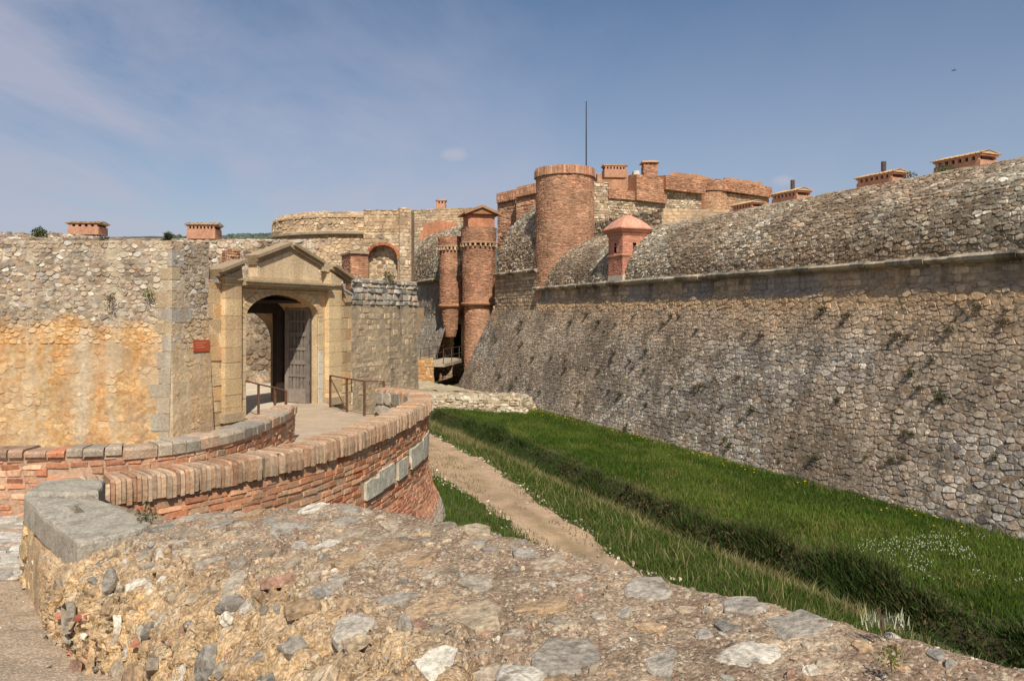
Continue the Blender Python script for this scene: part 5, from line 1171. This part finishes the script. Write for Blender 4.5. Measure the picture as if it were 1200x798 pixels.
p, s = region(5000, 6.6, 8.6, 8, 36); k = fbm(p*2, s*.6, 0, 95) > .52; p, s = p[k], s[k]; X, Y, Z = place(p, s); blades(mb, X, Y, Z+.04, .05+.05*R.rand(len(p)), .015+.0*p, np.array(c255(124, 122, 62))*R.uniform(.8, 1.1, (len(p), 1)), R)
o = mb.build('grass', M_grass); tag(o, 'green spring grass covering the ditch floor', 'grass', kind='stuff')
mb = MB(); p, s = region(70000, 11.1, 12.4, 1, 38); p = p+wob(s); thick = fbm(p*1.5, s*.8, 0, 96); X, Y, Z = place(p, s)
mixg = .1+.35*sm(fbm(p*.9, s*.4, 0, 88), .4, .6)[:, None]; c = np.where(R.rand(len(p), 1) < mixg, np.array(c255(86, 80, 48)), np.array(c255(62, 84, 34)))*R.uniform(.6, 1.25, (len(p), 1)); blades(mb, X, Y, Z, (.07+.2*R.rand(len(p)))*(.4+2.*sm(thick, .35, .7)), .018+.0*p, c, R, 1.3)
p, s = region(13000, 11.1, 12.2, 1, 30); p = p+wob(s); k = fbm(p*1.5, s*.9, 0, 97) > .56; p, s = p[k], s[k]; X, Y, Z = place(p, s); n = len(p); hh_ = R.rand(n)*.35
c = np.where(R.rand(n, 1) < .5, np.array(c255(70, 80, 36)), np.array(c255(84, 70, 44)))*R.uniform(.6, 1.2, (n, 1)); blades(mb, X, Y, Z+hh_, .05+.04*R.rand(n), .05+.0*p, c, R, 1.6)
o = mb.build('bramble_growth', M_leaf); tag(o, 'dark brown and green bramble growth filling the drainage channel', 'brambles', kind='stuff')
# flowers
def flowers(name, label, col, P_, S_, r, h0):
    X, Y, Z = place(P_, S_); n = len(P_); mb = MB(); z = Z+h0+.12*R.rand(n)
    for k in range(n):
        t = R.uniform(0, 2); V = [(X[k]+math.cos(t+i*math.pi/3)*r*(1 if i % 2 else .8), Y[k]+math.sin(t+i*math.pi/3)*r*(1 if i % 2 else .8), z[k]+.012) for i in range(6)]+[(X[k], Y[k], z[k]-.008), (X[k], Y[k], z[k]+.03)]
        mb.add(V, np.array([(i, (i+1) % 6, 6) for i in range(6)]+[(i, (i+1) % 6, 7) for i in range(6)]), np.array(col)*R.uniform(.9, 1.05))
    o = mb.build(name, M_petal); tag(o, label, 'flowers', kind='stuff')
n = 260; s = 12+34*R.rand(n)**.8; p = 17.3-np.abs(R.normal(0, .8, n)); k = fbm(p*.5, s*.5, 0, 99) > .44
flowers('yellow_flowers', 'yellow wildflowers dotting the grass along the scarp foot', c255(226, 196, 40), p[k], s[k], .03, .16)
n = 2600; s = 3+9*R.rand(n); p = R.normal(14.2, .9, n); k = (fbm(p*.7, s*.5, 0, 98) > .47) & (p > 12.6) & (p < 17); flowers('white_daisies', 'white daisies spread in the grass at the lower right', c255(226, 226, 206), p[k], s[k], .009, .13)

# ================================================================== PLANTS
def tuft(name, label, cat, loc, r, n, col, group=None, up=.8, seed=0, leafw=.05, nrm=(0, 0, 1), spiky=False, stem=False, spread=.12):
    R = np.random.RandomState(seed); t = thing(name, label, cat, loc, group); mb = MB(); nz = np.array(nrm, float); nz /= np.linalg.norm(nz)
    if spiky:
        d = R.normal(size=(n, 3)); d += nz*up*2; d /= np.linalg.norm(d, axis=1)[:, None]; L_ = r*R.uniform(.6, 1.2, (n, 1)); base_ = np.array(loc)+R.uniform(-spread, spread, (n, 3))*r*np.array([1, .5, .15]); side = np.cross(d, R.normal(size=(n, 3))); side /= np.linalg.norm(side, axis=1)[:, None]
        V = np.stack([base_-side*leafw/2, base_+side*leafw/2, base_+d*L_*.6+side*leafw*.35, base_+d*L_*.6-side*leafw*.35, base_+d*L_+np.array([0, 0, -.12*r])], 1)
    else:
        c = R.normal(size=(n, 3)); c /= np.linalg.norm(c, axis=1)[:, None]; c *= (R.rand(n, 1)**.45)*r*(.75+.5*vn(c[:, :1]*2+5, c[:, 1:2]*2, c[:, 2:]*2, seed)); c = c+nz*r*.55; base_ = np.array(loc)+c; d = R.normal(size=(n, 3))+c/r; d /= np.linalg.norm(d, axis=1)[:, None]; side = np.cross(d, R.normal(size=(n, 3))); side /= np.linalg.norm(side, axis=1)[:, None]; l = leafw*2*R.uniform(.7, 1.3, (n, 1))
        V = np.stack([base_, base_+d*l*.5-side*leafw*.4, base_+d*l, base_+d*l*.5+side*leafw*.4, base_+d*l*1.02], 1)
    i = (np.arange(n)*5)[:, None]; cc = np.repeat(np.array(col)*R.uniform(.65, 1.25, (n, 1)), 5, 0)
    mb.add(V.reshape(-1, 3), [i+np.array([[0, 1, 2, 3]]), i+np.array([[3, 2, 4]])], cc); mb.build('foliage', M_leaf, t)
    mb = MB()
    for k in range(4): 
        dd_ = nz+R.uniform(-.5, .5, 3); mb.tube([np.array(loc)-nz*.03, np.array(loc)+dd_*r*.8], .06*r, c255(104, 88, 66), 4, .03*r)
    mb.build('stem', M_wood, t); return t
tuft('bush', 'round dark green bush on top of the left rampart', 'bush', W(46, 279, 21.5), .19, 500, c255(76, 86, 44), seed=1, leafw=.035)
tuft('bush', 'small dark shrub at the rampart edge right of the leftmost vent house', 'bush', W(123, 288, 19.9), .15, 350, c255(72, 76, 46), seed=2, leafw=.03)
tuft('bush', 'spindly upright plant standing on the rampart left of the gate', 'bush', W(197, 281, 22), .26, 160, c255(66, 72, 50), seed=3, spiky=True, leafw=.03, up=1.2)
tuft('weed', 'weed growing from the ochre wall above the pale streak', 'weed', W(128, 354, 19.1), .15, 120, c255(110, 92, 58), seed=4, leafw=.03)
tuft('weed', 'green weed sprouting from the wall joint near the grey quoins', 'weed', W(174, 349, 19.2), .14, 120, c255(116, 120, 50), seed=5, leafw=.03)
tuft('weed', 'dark weed on the crest of the wall right of the gate', 'weed', W(455, 331, 28.2), .24, 200, c255(104, 96, 62), seed=6, leafw=.05)
tuft('bush', 'grey-green bush beside the rightmost vent house on the curtain crest', 'bush', (*onp(1106, 24.6), 4.8), .28, 400, c255(110, 118, 80), seed=7, leafw=.05)
tuft('weed', 'dry weeds on the curtain crest between two vent houses', 'weed', (*onp(1066, 24.2), 4.8), .22, 200, c255(112, 102, 72), seed=8, leafw=.04)
q, _n = fwd(np.array(8.6), np.array(2.95)); x, y, z = W(1040, 728, 3.42)
tuft('silver_tuft', 'pale silvery grass tuft at the far edge of the foreground wall', 'grass tuft', (x, y+.04, z-.03), .07, 60, c255(176, 178, 148), seed=9, spiky=True, leafw=.005, up=2.2, spread=1.5)
x, y, z = W(1045, 778, 3.15); tuft('green_tuft', 'small green tuft growing in the foreground mortar', 'grass tuft', (x, y, z), .05, 90, c255(112, 116, 50), seed=10, leafw=.01)
x, y, z = W(172, 609, 7.4); tuft('weed', 'small grey-green weed beside the slotted coping slab', 'weed', (x, y, z), .1, 150, c255(120, 120, 90), seed=12, leafw=.02)
# tufts on the scarp: build three, copy them
SG = 'small weed tufts growing from the scarp joints'; nS = np.array([-.87, -.37, .34])
protos = []
for k, (col, r) in enumerate(((c255(84, 82, 58), .17), (c255(76, 84, 46), .15), (c255(104, 90, 66), .16))):
    t = tuft('scarp_weed', 'weed tuft rooted in a joint of the battered grey scarp', 'weed', (0, 0, 0), r, 150, col, SG, seed=20+k, leafw=.04, nrm=nS); protos.append(t)
R = np.random.RandomState(99); first = [True]*3
for i in range(110):
    u_ = 8.4+(sc.L-8.4-3.5)*R.rand()**.8; v_ = sc.V*R.uniform(.02, .98); P = sc(u_, v_, .04).ravel(); k = R.randint(3); src = protos[k]; s_ = R.uniform(.35, 1.0)*(1.35 if R.rand() < .1 else 1)
    if first[k]: r_ = src; first[k] = False
    else:
        r_ = src.copy(); COL.objects.link(r_)
        for c in [c for c in src.children]:
            cc_ = c.copy(); COL.objects.link(cc_); cc_.parent = r_
    r_.location = P; r_.scale = (s_, s_, s_*.8); r_.rotation_euler = (0, 0, R.uniform(-.4, .4))

# bird
bd = thing('bird', 'tiny dark bird flying high in the sky at the upper right', 'bird', W(1118, 83, 60)); x, y, z = W(1118, 83, 60); mb = MB()
mb.tube([(x-.16, y, z), (x-.05, y, z+.01), (x+.06, y, z+.015), (x+.15, y, z+.03), (x+.19, y, z+.03)], .035, c255(40, 40, 44), 8, .012); mb.build('body', M_wood, bd)
for sg in (-1, 1): mb = MB(); mb.prism([(x-.05, y, z+.01), (x+.05, y, z+.01), (x+.0, y+sg*.16, z+.07), (x-.08, y+sg*.3, z+.05)], (0, 0, 1), .008, c255(40, 40, 44)); mb.build('wing', M_wood, bd)

for o in list(bpy.data.objects):
    if '_o' in o.keys(): del o['_o']

# ================================================================== CAMERA, SKY, SUN
cam = bpy.data.cameras.new('camera'); co = bpy.data.objects.new('camera', cam); COL.objects.link(co); scn.camera = co
co.location = (0, 0, 0); co.rotation_euler = (math.radians(90), 0, 0); cam.sensor_width = 36; cam.lens = 27; cam.shift_y = -31/1200; cam.clip_end = 20000; cam.clip_start = .05
EL, AZ = math.radians(48), math.atan2(.2, -.98)              # azimuth clockwise from +Y
sv = Vector((math.sin(AZ)*math.cos(EL), math.cos(AZ)*math.cos(EL), math.sin(EL)))
sun = bpy.data.lights.new('sun', 'SUN'); sun.energy = 4.9; sun.angle = math.radians(.5); sun.color = (1, .95, .87)
so = bpy.data.objects.new('sun', sun); COL.objects.link(so); so.rotation_euler = sv.to_track_quat('Z', 'Y').to_euler(); so.location = (0, 0, 30)
wd = bpy.data.worlds.new('World'); scn.world = wd; wd.use_nodes = True; nt = wd.node_tree; N = nt.nodes; L = nt.links
bg = N['Background']; bg.inputs['Strength'].default_value = .078
sky = N.new('ShaderNodeTexSky'); sky.sky_type = 'NISHITA'; sky.sun_disc = False; sky.sun_elevation = EL; sky.sun_rotation = AZ; sky.air_density = 1.; sky.dust_density = .6; sky.ozone_density = 2.
tc = N.new('ShaderNodeTexCoord'); sx = N.new('ShaderNodeSeparateXYZ'); L.new(tc.outputs['Generated'], sx.inputs[0])
def M(op_, a, b=None):
    m = N.new('ShaderNodeMath'); m.operation = op_
    for i, x in enumerate((a, b)):
        if x is None: continue
        if isinstance(x, (int, float)): m.inputs[i].default_value = x
        else: L.new(x, m.inputs[i])
    return m.outputs[0]
zc = M('MAXIMUM', sx.outputs['Z'], .02); zc = M('ADD', zc, .12)
cx = N.new('ShaderNodeCombineXYZ'); L.new(M('DIVIDE', sx.outputs['X'], zc), cx.inputs[0]); L.new(M('DIVIDE', sx.outputs['Y'], zc), cx.inputs[1])
def nz(scale, loc, det, stretch=(1, 1, 1)):
    mp = N.new('ShaderNodeMapping'); mp.inputs['Scale'].default_value = stretch; mp.inputs['Location'].default_value = loc; L.new(cx.outputs[0], mp.inputs[0])
    n = N.new('ShaderNodeTexNoise'); n.inputs['Scale'].default_value = scale; n.inputs['Detail'].default_value = det; n.inputs['Roughness'].default_value = .6; n.inputs['Distortion'].default_value = .4; L.new(mp.outputs[0], n.inputs['Vector']); return n.outputs['Fac']
def rg(x, a, b, c, d):
    r = N.new('ShaderNodeMapRange'); [r.inputs.__getitem__(i+1).__setattr__('default_value', v_) for i, v_ in enumerate((a, b, c, d))]; L.new(x, r.inputs[0]); return r.outputs[0]
wisp = rg(nz(.8, (3.1, 0, 0), 9, (1.2, .5, 1)), .36, .62, 0, 1)
left = rg(sx.outputs['X'], .15, -.45, .1, 1.0)
fac = M('MULTIPLY', M('MULTIPLY', wisp, left), .8)
hz = rg(sx.outputs['Z'], .0, .4, .6, .0)                       # thin veil low in the sky
fac = M('MINIMUM', M('ADD', fac, hz), .75)
# two small puffs
def puff(px, py, r):
    d = Vector(W(px, py, 1)).normalized(); vm = N.new('ShaderNodeVectorMath'); vm.operation = 'SUBTRACT'; L.new(tc.outputs['Generated'], vm.inputs[0]); vm.inputs[1].default_value = d
    sc2 = N.new('ShaderNodeVectorMath'); sc2.operation = 'MULTIPLY'; sc2.inputs[1].default_value = (1, 1, 2.); L.new(vm.outputs[0], sc2.inputs[0]); ln = N.new('ShaderNodeVectorMath'); ln.operation = 'LENGTH'; L.new(sc2.outputs[0], ln.inputs[0])
    nn_ = N.new('ShaderNodeTexNoise'); nn_.inputs['Scale'].default_value = 60; nn_.inputs['Detail'].default_value = 4; L.new(tc.outputs['Generated'], nn_.inputs['Vector'])
    return rg(M('ADD', ln.outputs['Value'], M('MULTIPLY', nn_.outputs['Fac'], r*.8)), r*1.5, r*.6, 0, .5)
fac = M('MINIMUM', M('ADD', M('ADD', fac, puff(533, 181, .018)), puff(918, 212, .014)), .85)
mx = N.new('ShaderNodeMix'); mx.data_type = 'RGBA'; L.new(fac, mx.inputs[0]); hs = N.new('ShaderNodeHueSaturation'); hs.inputs['Saturation'].default_value = 1.12; hs.inputs['Value'].default_value = 1.14; L.new(sky.outputs[0], hs.inputs['Color']); L.new(hs.outputs[0], mx.inputs[6]); mx.inputs[7].default_value = (6.1, 6.15, 7.5, 1)
L.new(mx.outputs[2], bg.inputs['Color'])
vs = scn.view_settings; vs.view_transform = 'Standard'; vs.look = 'None'; vs.gamma = 1; vs.exposure = 0; vs.use_curve_mapping = False
